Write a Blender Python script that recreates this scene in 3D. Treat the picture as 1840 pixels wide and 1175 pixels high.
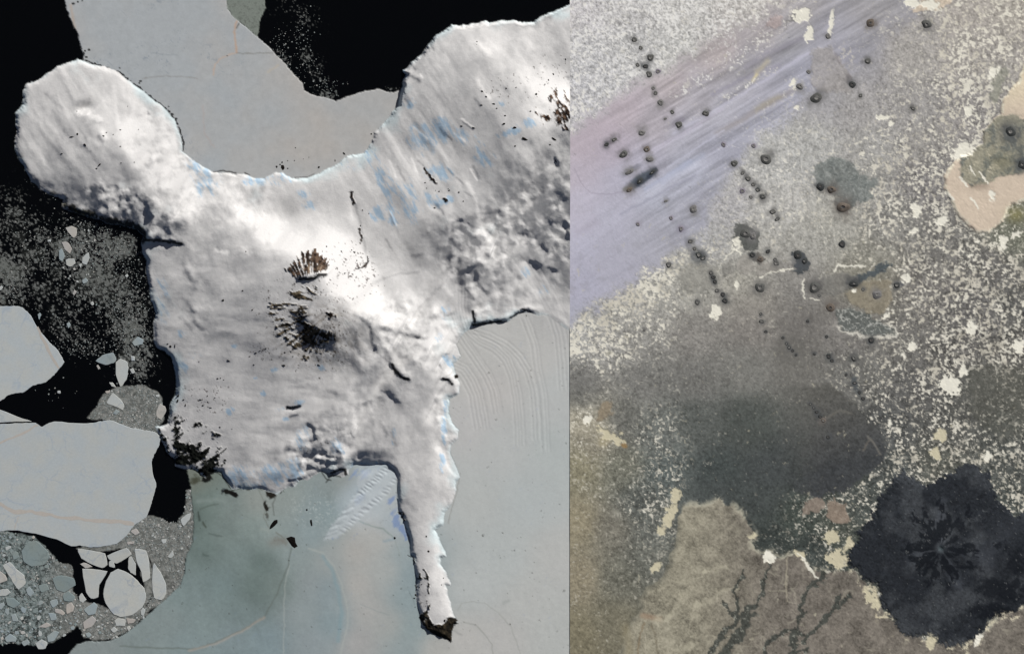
import bpy, math, random
import numpy as np

# ------------------------------------------------------------------ scene, camera, sky, sun
# The place: two tracts of country seen from orbit, side by side.  One Blender unit
# is one ground cell (about 30 m); x runs east, y north, z up.
for o in list(bpy.data.objects):
    bpy.data.objects.remove(o, do_unlink=True)
scene = bpy.context.scene
COL = scene.collection

W_, H_ = 1840.0, 1175.0
CAM_H = 9000.0
cam = bpy.data.cameras.new('camera')
cam_o = bpy.data.objects.new('camera', cam)
COL.objects.link(cam_o)
cam_o.location = (0, 0, CAM_H)
cam.sensor_fit = 'HORIZONTAL'
cam.sensor_width = 36.0
cam.lens = 36.0 / (W_ / CAM_H)
cam.clip_start = 100.0
cam.clip_end = 30000.0
scene.camera = cam_o

SUN_AZ, SUN_EL = math.radians(36), math.radians(27)
world = bpy.data.worlds.new('World')
scene.world = world
world.use_nodes = True
nt = world.node_tree
bg = nt.nodes['Background']
sky = nt.nodes.new('ShaderNodeTexSky')
sky.sky_type = 'NISHITA'
sky.sun_disc = False
sky.sun_elevation = SUN_EL
sky.sun_rotation = SUN_AZ
sky.air_density = 0.3
sky.dust_density = 1.2
sky.ozone_density = 0.0
nt.links.new(sky.outputs[0], bg.inputs[0])
bg.inputs[1].default_value = 0.05
sun = bpy.data.lights.new('sun', 'SUN')
sun.energy = 4.9
sun.angle = math.radians(0.5)
sun.color = (1.0, 0.99, 0.98)
sun_o = bpy.data.objects.new('sun', sun)
COL.objects.link(sun_o)
sdir = (math.sin(SUN_AZ) * math.cos(SUN_EL), math.cos(SUN_AZ) * math.cos(SUN_EL), math.sin(SUN_EL))
from mathutils import Vector
sun_o.rotation_euler = Vector(sdir).to_track_quat('Z', 'Y').to_euler()
sun_o.location = (3000, 4000, 4000)
scene.view_settings.view_transform = 'Standard'
scene.view_settings.look = 'None'
scene.view_settings.exposure = 0.215
scene.view_settings.gamma = 1.0
scene.view_settings.use_curve_mapping = False
scene.cycles.max_bounces = 4
scene.cycles.diffuse_bounces = 2

FLAT = 0.93          # sun + sky light that level ground sends back for an albedo of one

# ------------------------------------------------------------------ numeric helpers
def lin(c):
    c = np.asarray(c, dtype=np.float64) / 255.0
    return np.where(c <= 0.04045, c / 12.92, ((c + 0.055) / 1.055) ** 2.4)

def alb(r, g, b):
    return np.clip(lin((r, g, b)) / FLAT, 0.0008, 0.9)

def sstep(a, b, x):
    t = np.clip((x - a) / (b - a), 0, 1)
    return t * t * (3 - 2 * t)

def lerp(a, b, t):
    return a + (b - a) * t

_perm = {}
def vnoise(x, y, seed=0):
    if seed not in _perm:
        _perm[seed] = np.random.RandomState(seed).rand(256, 256).astype(np.float32)
    tab = _perm[seed]
    xi = np.floor(x).astype(np.int32); yi = np.floor(y).astype(np.int32)
    fx = (x - xi).astype(np.float32); fy = (y - yi).astype(np.float32)
    fx = fx * fx * fx * (fx * (fx * 6 - 15) + 10); fy = fy * fy * fy * (fy * (fy * 6 - 15) + 10)
    x0 = xi & 255; x1 = (xi + 1) & 255; y0 = yi & 255; y1 = (yi + 1) & 255
    a = tab[y0, x0]; b = tab[y0, x1]; c = tab[y1, x0]; d = tab[y1, x1]
    return ((a + (b - a) * fx) * (1 - fy) + (c + (d - c) * fx) * fy) * 2 - 1

def fbm(x, y, scale, octv=4, seed=0, gain=0.5, ang=None, stretch=1.0):
    """fractal noise, about -1..1; with ang (degrees) the grain runs along that heading"""
    if ang is not None:
        c, s = math.cos(math.radians(ang)), math.sin(math.radians(ang))
        x, y = (x * c + y * s) / stretch, (-x * s + y * c)
    out = 0; amp = 1.0; tot = 0.0; f = 1.0 / scale
    for k in range(octv):
        th = 0.6 * k + 0.3
        c, s = math.cos(th), math.sin(th)
        if ang is not None: c, s = 1.0, 0.0
        out = out + amp * vnoise((x * c - y * s) * f + 17.3 * k + 3.1 * seed, (x * s + y * c) * f + 9.1 * k + 1.7 * seed, seed * 7 + k)
        tot += amp; amp *= gain; f *= 2.03
    return out / tot * 1.6

class Field:
    """a tensor grid of ground points; X, Y in cells (east, south)"""
    def __init__(s, xs, ys):
        s.xs, s.ys = np.asarray(xs, float), np.asarray(ys, float)
        s.X, s.Y = np.meshgrid(s.xs, s.ys)
        s.shape = s.X.shape
    def win(s, x0, y0, x1, y1):
        i0, i1 = np.searchsorted(s.xs, [x0, x1]); j0, j1 = np.searchsorted(s.ys, [y0, y1])
        return slice(j0, j1), slice(i0, i1)

def seg_dist(px, py, pts, closed):
    P = np.asarray(pts, float)
    d2 = np.full(px.shape, 1e12)
    inside = np.zeros(px.shape, bool)
    n = len(P)
    for k in range(n if closed else n - 1):
        ax, ay = P[k]; bx, by = P[(k + 1) % n]
        ex, ey = bx - ax, by - ay
        L = ex * ex + ey * ey + 1e-9
        t = np.clip(((px - ax) * ex + (py - ay) * ey) / L, 0, 1)
        d2 = np.minimum(d2, (px - ax - t * ex) ** 2 + (py - ay - t * ey) ** 2)
        if closed and ay != by:
            c = ((ay > py) != (by > py)) & (px < ex * (py - ay) / (by - ay) + ax)
            inside ^= c
    d = np.sqrt(d2)
    return np.where(inside, d, -d) if closed else d

def poly_sd(F, pts, pad=12, rough=0.0, rscale=9.0, seed=5, far=-1e3):
    """signed distance (inside positive) to a polygon with a naturally uneven edge"""
    P = np.asarray(pts, float)
    w = F.win(P[:, 0].min() - pad, P[:, 1].min() - pad, P[:, 0].max() + pad, P[:, 1].max() + pad)
    out = np.full(F.shape, far, np.float64)
    x, y = F.X[w], F.Y[w]
    if x.size == 0: return out
    if rough:
        x = x + rough * fbm(x, y, rscale, 4, seed, 0.6); y = y + rough * fbm(x, y, rscale, 4, seed + 50, 0.6)
    out[w] = seg_dist(x, y, P, True)
    return out

def line_fall(F, pts, width, arr, val, mode='add', rough=0.0, rscale=6.0, seed=3, power=2.0):
    """a soft stroke along a polyline"""
    P = np.asarray(pts, float)
    pad = width * 2.6
    w = F.win(P[:, 0].min() - pad, P[:, 1].min() - pad, P[:, 0].max() + pad, P[:, 1].max() + pad)
    x, y = F.X[w], F.Y[w]
    if x.size == 0: return
    if rough:
        x = x + rough * fbm(x, y, rscale, 3, seed); y = y + rough * fbm(x, y, rscale, 3, seed + 40)
    d = seg_dist(x, y, P, False)
    g = np.exp(-(d / width) ** power)
    if mode == 'add': arr[w] += val * g
    elif mode == 'max': arr[w] = np.maximum(arr[w], val * g)
    else: arr[w] = lerp(arr[w], val, g[..., None] if arr.ndim == 3 else g)

def blob(F, arr, x, y, rx, ry, ang, val, mode='add', power=2.0):
    r = max(rx, ry) * 2.4
    w = F.win(x - r, y - r, x + r, y + r)
    X, Y = F.X[w] - x, F.Y[w] - y
    if X.size == 0: return
    c, s = math.cos(math.radians(ang)), math.sin(math.radians(ang))
    q = ((X * c + Y * s) / rx) ** 2 + ((-X * s + Y * c) / ry) ** 2
    g = np.exp(-q ** (power / 2))
    if mode == 'add': arr[w] += val * g
    elif mode == 'max': arr[w] = np.maximum(arr[w], val * g)
    else: arr[w] = lerp(arr[w], val, g[..., None] if arr.ndim == 3 else g)

def idw(F, samples, nval, soft=45.0, p=2.2):
    """smooth field through scattered samples (x, y, v...)"""
    S = np.asarray(samples, float)
    gx = np.linspace(F.xs[0], F.xs[-1], 96); gx = np.unique(np.clip(np.concatenate([gx, np.linspace(max(F.xs[0], -80), min(F.xs[-1], 1920), 96)]), F.xs[0], F.xs[-1]))
    gy = np.unique(np.concatenate([[F.ys[0]], np.linspace(-60, 1235, 110), [F.ys[-1]]]))
    GX, GY = np.meshgrid(gx, gy)
    num = np.zeros(GX.shape + (nval,)); den = np.zeros(GX.shape)
    for r in S:
        wgt = 1.0 / ((GX - r[0]) ** 2 + (GY - r[1]) ** 2 + soft * soft) ** p
        den += wgt; num += wgt[..., None] * r[2:2 + nval]
    num /= den[..., None]
    return np.stack([bilin(gx, gy, num[..., k], F.xs, F.ys) for k in range(nval)], -1)

def bilin(gx, gy, A, xs, ys):
    i = np.clip(np.searchsorted(gx, xs) - 1, 0, len(gx) - 2); j = np.clip(np.searchsorted(gy, ys) - 1, 0, len(gy) - 2)
    fx = np.clip((xs - gx[i]) / (gx[i + 1] - gx[i]), 0, 1)[None, :]; fy = np.clip((ys - gy[j]) / (gy[j + 1] - gy[j]), 0, 1)[:, None]
    return (A[np.ix_(j, i)] * (1 - fx) + A[np.ix_(j, i + 1)] * fx) * (1 - fy) + (A[np.ix_(j + 1, i)] * (1 - fx) + A[np.ix_(j + 1, i + 1)] * fx) * fy

# ------------------------------------------------------------------ object helpers
def wpos(x, y, z=0.0):
    return (x - W_ / 2, H_ / 2 - y, z)

def tag(o, label=None, cat=None, group=None, kind=None):
    if label: o['label'] = label
    if cat: o['category'] = cat
    if group: o['group'] = group
    if kind: o['kind'] = kind
    return o

def material(name, rough=0.9, spec=0.15, base=None, grain=0.0, gscale=0.35, bump=0.0, bscale=0.3, tint=None):
    """ground material: colour from the ground's own minerals and ice (attribute 'col'), with grain and fine relief"""
    m = bpy.data.materials.new(name); m.use_nodes = True
    N, L = m.node_tree.nodes, m.node_tree.links
    b = N['Principled BSDF']
    b.inputs['Roughness'].default_value = rough
    b.inputs['Specular IOR Level'].default_value = spec
    tc = N.new('ShaderNodeNewGeometry')
    if base is None:
        at = N.new('ShaderNodeAttribute'); at.attribute_name = 'col'
        src = at.outputs['Color']
    else:
        rgb = N.new('ShaderNodeRGB'); rgb.outputs[0].default_value = (*base, 1); src = rgb.outputs[0]
    if tint:                                   # each copy a little different
        oi = N.new('ShaderNodeObjectInfo')
        mr = N.new('ShaderNodeMapRange'); mr.inputs['To Min'].default_value = 1 - tint; mr.inputs['To Max'].default_value = 1 + tint
        L.new(oi.outputs['Random'], mr.inputs['Value'])
        hs = N.new('ShaderNodeVectorMath'); hs.operation = 'SCALE'
        L.new(src, hs.inputs[0]); L.new(mr.outputs[0], hs.inputs['Scale']); src = hs.outputs[0]
    if grain:
        nz = N.new('ShaderNodeTexNoise'); nz.inputs['Scale'].default_value = gscale; nz.inputs['Detail'].default_value = 4
        L.new(tc.outputs['Position'], nz.inputs['Vector'])
        mr = N.new('ShaderNodeMapRange'); mr.inputs['From Min'].default_value = 0.25; mr.inputs['From Max'].default_value = 0.75
        mr.inputs['To Min'].default_value = 1 - grain; mr.inputs['To Max'].default_value = 1 + grain
        L.new(nz.outputs['Fac'], mr.inputs['Value'])
        sc = N.new('ShaderNodeVectorMath'); sc.operation = 'SCALE'
        L.new(src, sc.inputs[0]); L.new(mr.outputs[0], sc.inputs['Scale']); src = sc.outputs[0]
    L.new(src, b.inputs['Base Color'])
    if bump:
        nz = N.new('ShaderNodeTexNoise'); nz.inputs['Scale'].default_value = bscale; nz.inputs['Detail'].default_value = 5
        L.new(tc.outputs['Position'], nz.inputs['Vector'])
        bp = N.new('ShaderNodeBump'); bp.inputs['Strength'].default_value = bump; bp.inputs['Distance'].default_value = 1.0
        L.new(nz.outputs['Fac'], bp.inputs['Height']); L.new(bp.outputs[0], b.inputs['Normal'])
    return m

def raw_mesh(name, V, faces_flat, counts, col=None, smooth=True, normals=None):
    me = bpy.data.meshes.new(name)
    V = np.ascontiguousarray(V, np.float32); faces_flat = np.ascontiguousarray(faces_flat, np.int32)
    counts = np.ascontiguousarray(counts, np.int32)
    me.vertices.add(len(V)); me.vertices.foreach_set('co', V.ravel())
    me.loops.add(len(faces_flat)); me.loops.foreach_set('vertex_index', faces_flat)
    me.polygons.add(len(counts))
    st = np.zeros(len(counts), np.int32); st[1:] = np.cumsum(counts)[:-1]
    me.polygons.foreach_set('loop_start', st)
    me.update(calc_edges=True)
    me.polygons.foreach_set('use_smooth', np.full(len(counts), smooth, bool))
    if col is not None:
        a = me.attributes.new('col', 'FLOAT_COLOR', 'POINT')
        c = np.ones((len(V), 4), np.float32); c[:, :3] = col
        a.data.foreach_set('color', c.ravel())
    if normals is not None:
        me.normals_split_custom_set_from_vertices(np.ascontiguousarray(normals, np.float32))
    me.validate()
    return me

def add_obj(name, me, mat=None, parent=None, loc=None):
    o = bpy.data.objects.new(name, me); COL.objects.link(o)
    if mat is not None and me is not None and not me.materials: me.materials.append(mat)
    if parent is not None: o.parent = parent
    if loc is not None: o.location = loc
    return o

def grid_objects(F, Z, COLR, LAB, table, normals=None):
    """cut the ground sheet into its objects: LAB holds an id per cell"""
    ny, nx = F.shape
    vid = np.arange(ny * nx).reshape(ny, nx)
    quads = np.stack([vid[:-1, :-1], vid[1:, :-1], vid[1:, 1:], vid[:-1, 1:]], -1).reshape(-1, 4)
    lab = LAB.reshape(-1)
    P = np.stack([F.X - W_ / 2, H_ / 2 - F.Y, Z], -1).reshape(-1, 3)
    C = COLR.reshape(-1, 3)
    gx = np.gradient(Z, F.xs, axis=1); gy = -np.gradient(Z, F.ys, axis=0)
    Nn = np.stack([-gx, -gy, np.ones_like(gx)], -1); Nn /= np.linalg.norm(Nn, axis=-1, keepdims=True)
    Nn = Nn.reshape(-1, 3)
    for k, spec in table.items():
        q = quads[lab == k]
        if len(q) == 0: continue
        used, inv = np.unique(q.ravel(), return_inverse=True)
        me = raw_mesh(spec['name'], P[used], inv, np.full(len(q), 4), C[used], True, Nn[used])
        o = add_obj(spec['name'], me, spec['mat'])
        tag(o, spec.get('label'), spec.get('cat'), spec.get('group'), spec.get('kind'))
        spec['obj'] = o

def cell(A):
    """vertex field to cell centres"""
    return 0.25 * (A[:-1, :-1] + A[1:, :-1] + A[:-1, 1:] + A[1:, 1:])
# ================================================================== THE ICY COAST (west tract)
ST = 1.6
MARG = 64.0
ux = np.arange(-MARG, 1024 + 0.1, ST); uy = np.arange(-MARG, 1175 + MARG + 1, ST)
L = Field(ux, uy)
X, Y = L.X, L.Y

LAND = [(139,107),(153,112),(163,116),(179,119),(190,120),(204,125),(217,133),(232,146),(250,158),(268,174),(288,188),(304,202),(316,220),(324,245),
(328,258),(327,271),(346,288),(361,297),(384,311),(402,310),(419,313),(442,313),(455,321),(475,320),(493,311),(509,311),(524,321),(551,320),(566,315),
(600,298),(625,280),(652,276),(659,269),(668,257),(673,238),(689,223),(703,205),(714,189),(720,167),(724,145),(729,135),(724,127),(732,124),(738,114),
(759,97),(772,78),(786,61),(797,55),(811,46),(835,46),(859,41),(873,37),(879,41),(904,38),(922,37),(935,40),(960,41),(969,33),(982,26),(1000,19),
(1023,10),(1080,-8),(1080,610),(1024,596),(1002,580),(984,566),(966,566),(950,560),(935,562),(912,578),(890,580),(850,587),
(840,594),(830,602),(820,618),(828,640),(815,653),(820,676),(827,690),(825,707),
(808,717),(807,733),(809,749),(815,762),(825,774),(822,789),(811,799),(809,810),(813,824),(822,843),(826,856),(821,866),(818,887),(813,904),(807,912),
(799,920),(797,942),(783,952),(790,969),(801,990),(803,998),(792,1003),(792,1011),(799,1023),(807,1038),(812,1051),(802,1052),(806,1071),(811,1084),
(815,1105),(824,1118),(815,1122),(812,1134),(811,1151),(797,1146),(783,1139),(772,1134),(760,1124),(756,1113),(755,1101),(751,1092),(747,1072),(747,1059),
(750,1040),(746,1027),(743,1011),(743,999),(736,995),(737,971),(732,956),(728,943),(723,927),(716,918),(714,893),(713,858),(709,845),(696,834),(675,834),
(637,834),(627,843),(626,853),(617,856),(593,850),(578,846),(563,854),(552,861),(540,861),(529,874),(514,877),(496,888),(484,884),(473,879),(463,877),
(448,880),(430,877),(417,879),(412,869),(402,856),(399,846),(384,846),(369,858),(358,848),(346,842),(332,843),(315,838),(315,825),(301,814),(295,800),
(289,785),(279,767),(295,765),(302,760),(305,738),(307,723),(313,714),(318,694),(316,676),(312,653),(306,640),(295,631),(283,627),(277,616),(276,600),
(276,583),(280,563),(272,542),(269,517),(264,494),(263,468),(255,453),(254,434),(258,423),(245,412),(220,405),(194,402),(174,394),(143,384),(112,374),
(115,359),(89,351),(72,340),(64,330),(56,326),(43,300),(33,283),(26,265),(31,235),(28,217),(29,202),(41,189),(42,163),(48,151),(69,145),(84,133),(110,116)]
BAY = [(114,-70),(116,0),(119,18),(128,38),(140,61),(145,84),(151,100),(146,118),(200,150),(300,300),(420,330),(620,330),(690,260),(728,180),(722,163),(700,167),(680,160),(649,166),
(620,176),(604,182),(586,176),(566,173),(546,163),(542,149),(528,134),(506,109),(493,96),(479,82),(464,70),(463,67),(444,51),(421,33),(408,16),(407,0),(404,-70)]
WEDGE = [(403,-70),(407,0),(408,16),(421,33),(444,51),(463,68),(466,52),(465,40),(473,25),(477,16),(475,0),(480,-70)]
FAST = [(336,844),(343,880),(346,908),(348,939),(346,972),(334,1000),(332,1026),(324,1051),(294,1079),(268,1102),(248,1120),(225,1138),(199,1151),(153,1152),(138,1158),
(122,1175),(90,1250),(1090,1250),(1090,440),(930,448),(800,480),(700,800),(640,800),(380,815),(340,838)]
SLUSH = [[(160,751),(179,720),(189,707),(209,697),(258,690),(278,702),(291,717),(292,751),(280,780),(230,769),(197,757)],
[(222,968),(238,945),(263,928),(290,930),(305,938),(320,935),(330,920),(333,900),(334,878),(345,878),(350,939),(348,972),(336,1000),(334,1026),(326,1051),(296,1080),
 (258,1100),(276,1060),(270,1010),(262,988),(240,985),(226,985)],
[(-70,940),(0,952),(22,956),(60,962),(84,985),(104,1008),(130,1016),(132,1060),(152,1085),(142,1120),(110,1146),(60,1160),(20,1156),(-70,1166)],
[(148,1078),(186,1088),(215,1108),(262,1092),(268,1102),(248,1120),(225,1138),(199,1148),(150,1146),(140,1120)],
[(240,955),(262,985),(272,1020),(276,1062),(256,1100),(262,1060),(250,1020),(225,985),(180,990),(140,985)]]

sdl = poly_sd(L, LAND, 60, 1.6, 8.0, 11, far=-60)
sdb = poly_sd(L, BAY, 10, 1.2, 7.0, 12)
sdw = poly_sd(L, WEDGE, 10, 1.5, 6.0, 13)
sdf = poly_sd(L, FAST, 10, 1.2, 9.0, 14)
sds = np.full(L.shape, -1e3)
for k, P in enumerate(SLUSH): sds = np.maximum(sds, poly_sd(L, P, 16, 4.0, 22.0, 15 + k))
land = np.clip(sdl / ST + 0.5, 0, 1)
bay = np.clip(sdb / ST + 0.5, 0, 1) * (1 - land)
wedge = np.clip(sdw / ST + 0.5, 0, 1) * (1 - land) * (1 - bay)
fast = np.clip(sdf / ST + 0.5, 0, 1) * (1 - land)
slush = np.clip(sds / ST + 0.5, 0, 1) * (1 - land) * (1 - fast)

# ---- slope towards the sun, wanted everywhere (1 = level, 2 = steeply facing it, 0 = turned away)
# x, y, facing, lumps, grain along the katabatic wind, grain running east-west
FACE = [
(150,130,1.05,.06,.14,.0),(90,160,.98,.05,.2,.0),(60,190,.95,.05,.2,.0),(120,190,1.02,.04,.2,0),(180,170,1.2,.08,.12,0),(230,180,1.35,.16,.08,0),(280,230,1.5,.2,.05,0),(240,235,1.65,.18,.05,0),(200,215,1.3,.08,.1,0),
(150,250,1.0,.05,.18,0),(90,240,.88,.06,.24,0),(45,230,.82,.06,.22,0),(40,270,.75,.1,.15,0),(90,290,.85,.08,.22,0),(150,300,.78,.1,.15,0),(200,290,1.05,.1,.12,0),(260,280,1.55,.26,.05,0),(300,290,1.55,.24,0,0),
(80,330,.6,.18,.05,0),(130,345,.62,.2,.05,0),(180,360,.55,.36,.05,0),(220,350,.6,.34,.1,0),(230,320,.85,.15,.1,0),(270,330,1.3,.2,.1,0),(260,370,.62,.36,.1,0),(290,400,.58,.38,.1,0),(220,390,.42,.36,0,0),(320,415,.6,.3,.1,0),
(320,340,1.6,.24,0,.05),(370,340,1.35,.22,0,.1),(340,375,1.5,.22,.05,.05),(300,365,1.15,.2,.1,0),(410,340,1.25,.22,0,.05),(460,345,1.15,.2,0,.05),(400,380,1.2,.2,.1,.05),(340,420,.95,.15,.1,.05),(380,420,.95,.18,.1,.05),
(440,390,1.5,.24,.05,0),(480,410,1.85,.26,.05,0),(510,430,1.8,.2,.05,0),(430,430,1.05,.15,.05,.05),(520,370,1.05,.12,.1,0),(560,350,1.15,.1,.1,0),(600,350,1.15,.06,.08,0),(560,400,1.3,.12,.1,0),(540,430,1.8,.12,.05,0),
(620,400,1.25,.05,.1,0),(600,440,1.9,.1,.05,0),(660,370,1.1,.06,.1,0),(700,400,1.1,.05,.1,0),(680,450,1.15,.05,.12,0),(640,480,2.0,.2,0,0),(620,510,2.1,.2,0,0),(660,530,2.0,.25,0,0),(590,440,1.9,.1,0,0),
(300,460,.85,.08,0,.12),(290,500,.78,.08,0,.12),(300,560,.78,.1,.05,.14),(330,510,.9,.14,.1,.12),(370,480,.95,.14,.1,.1),(420,470,1.0,.1,.05,.12),(460,480,.98,.08,.05,.12),(500,470,1.15,.08,.05,.1),
(350,560,.95,.15,.12,.1),(400,540,.9,.08,.05,.14),(450,540,.8,.06,0,.12),(480,510,1.0,.06,0,.1),(330,620,.82,.08,.05,.14),(400,610,.8,.07,.05,.14),(460,600,.78,.07,0,.14),(340,690,.8,.06,0,.1),(420,680,.82,.04,0,.08),
(480,650,.75,.06,0,.14),(480,720,.85,.05,0,.14),(420,740,.85,.04,0,.08),(360,730,.82,.05,0,.08),(460,780,.95,.06,0,.12),(520,700,.95,.08,0,.2),(550,670,.85,.1,0,.2),(520,760,.95,.12,0,.24),(440,820,.82,.12,0,.1),(500,840,.85,.16,0,.1),(380,780,.85,.06,0,.1),
(540,540,1.0,.1,0,0),(580,540,.95,.1,0,0),(560,580,.7,.2,0,0),(610,560,1.0,.15,0,0),(620,600,.72,.2,.1,0),(600,640,.62,.22,.1,0),(640,640,.85,.22,.12,0),(660,600,.75,.2,.1,0),(690,560,1.75,.25,.05,0),(720,560,1.6,.3,.05,0),
(700,600,1.1,.3,.1,0),(740,600,1.3,.26,.1,0),(690,650,.8,.24,.15,0),(720,690,.8,.2,.15,0),(760,640,1.35,.25,.1,0),(790,600,1.55,.2,0,.1),(760,690,1.0,.16,.1,0),(790,660,1.4,.2,.05,0),(800,700,1.1,.2,0,0),
(700,510,1.3,.08,.1,.0),(740,500,1.15,.12,.1,0),(760,540,1.35,.22,.05,0),(790,560,1.5,.26,0,0),(800,530,.85,.06,0,0),
(600,690,.95,.16,0,.12),(650,690,.88,.18,.05,.05),(560,720,1.0,.12,0,.16),(610,740,1.0,.2,0,.12),(660,740,.92,.2,.05,.1),(700,740,.9,.14,.05,.05),(740,740,.9,.1,.05,.05),(790,750,1.3,.26,0,.0),(770,790,1.05,.12,.05,0),(805,790,1.3,.26,0,0),
(560,780,.95,.28,0,.2),(600,790,.95,.3,0,.15),(650,790,.88,.18,0,.12),(700,790,.9,.1,0,.05),(560,820,.8,.4,0,.2),(610,825,.75,.4,0,.2),(660,820,.85,.2,0,.12),(720,830,.98,.1,.05,0),(760,840,1.0,.1,.05,0),(800,850,1.35,.2,0,0),
(740,890,.98,.07,.05,0),(780,890,1.1,.12,.05,0),(740,930,1.0,.06,0,0),(780,930,1.2,.1,0,0),(760,980,1.02,.08,0,0),(790,990,1.45,.12,0,0),(760,1030,1.0,.1,0,0),(795,1040,1.4,.14,0,0),(770,1070,1.0,.1,0,0),(800,1080,1.3,.2,0,0),(775,1110,.95,.05,0,0),
(740,170,1.0,.1,.2,0),(780,100,1.1,.12,.14,0),(770,160,.95,.08,.22,0),(830,80,1.15,.14,.1,0),(830,140,1.05,.1,.16,0),(890,75,1.55,.14,.05,0),(880,130,1.2,.12,.12,0),(940,80,1.3,.18,.12,0),(990,50,1.2,.16,.1,0),(1010,90,1.15,.12,.1,0),
(940,140,1.55,.14,.12,0),(990,160,1.9,.12,.1,0),(900,180,1.15,.08,.12,0),(850,190,.95,.05,.16,0),(960,200,1.5,.2,.1,0),(800,210,.95,.05,.22,0),(740,220,.98,.05,.22,0),(690,250,1.05,.05,.22,0),(870,225,.85,.04,.05,0),(920,220,1.1,.12,.12,0),
(700,310,1.12,.04,.22,0),(650,310,1.15,.05,.12,0),(750,280,1.0,.06,.26,0),(800,270,.95,.06,.3,0),(850,270,.92,.06,.26,0),(900,260,.95,.08,.2,0),(950,260,.85,.14,.16,0),(1000,270,.6,.22,.1,0),
(740,340,1.0,.06,.2,0),(790,340,1.15,.14,.12,0),(840,340,1.3,.1,.12,0),(740,390,.95,.04,.1,0),(830,370,1.1,.12,.1,0),(860,320,.88,.08,.1,0),(910,310,.72,.2,.15,0),(960,310,.62,.24,.15,0),(1010,320,.55,.26,.1,0),
(880,370,.85,.22,.1,0),(930,360,.6,.3,.15,0),(980,370,.55,.36,.1,0),(1015,390,.48,.36,.05,0),(780,410,.68,.2,.1,0),(830,410,.75,.28,.1,0),(880,420,.85,.28,.1,0),(930,410,.62,.34,.1,0),(980,430,.55,.36,.1,0),(1010,450,.5,.34,.1,0),
(770,460,.8,.16,.1,0),(820,460,.5,.36,.05,0),(860,460,.62,.34,.1,0),(900,450,.85,.26,.1,0),(840,500,.5,.36,.05,0),(880,500,.72,.3,.05,0),(920,490,.9,.26,.05,0),(870,545,.85,.24,0,0),(910,550,1.1,.22,0,0),(940,530,.95,.22,0,0),(950,555,1.1,.2,0,0),
(1010,490,.6,.2,.2,0),(950,470,.9,.1,.25,0)]
fc = idw(L, FACE, 4, 20.0, 2.2)
T = fc[..., 0] - 1
T = 1 + np.where(T > 0, 1.35, 1.1) * T
wx = X + 5 * fbm(X, Y, 40, 3, 21); wy = Y + 5 * fbm(X, Y, 40, 3, 22)
lumps = .65 * fbm(wx, wy, 20, 4, 23, 0.5, 52, 1.5)
rgh = sstep(.12, .3, fc[..., 1])
w8 = X + 3 * fbm(X, Y, 14, 2, 19)
lumps += (.15 + .95 * rgh) * fbm(w8, Y, 9.5, 3, 20, .5, 40, 1.3)
T += fc[..., 1] * 1.9 * lumps
T += fc[..., 2] * 1.35 * fbm(X + 3 * fbm(X, Y, 30, 2, 27), Y, 13, 3, 24, 0.5, 57, 6.0)
T += fc[..., 3] * 1.2 * fbm(X, Y + 2 * fbm(X, Y, 40, 2, 28), 11, 3, 25, 0.5, 6, 5.0)
T += 0.10 * fbm(X, Y, 60, 3, 26)
T = np.where(T < .62, .62 - .34 * np.tanh((.62 - T) / .34), T)
T += 0.07 * fbm(X, Y, 5, 3, 29)

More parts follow.
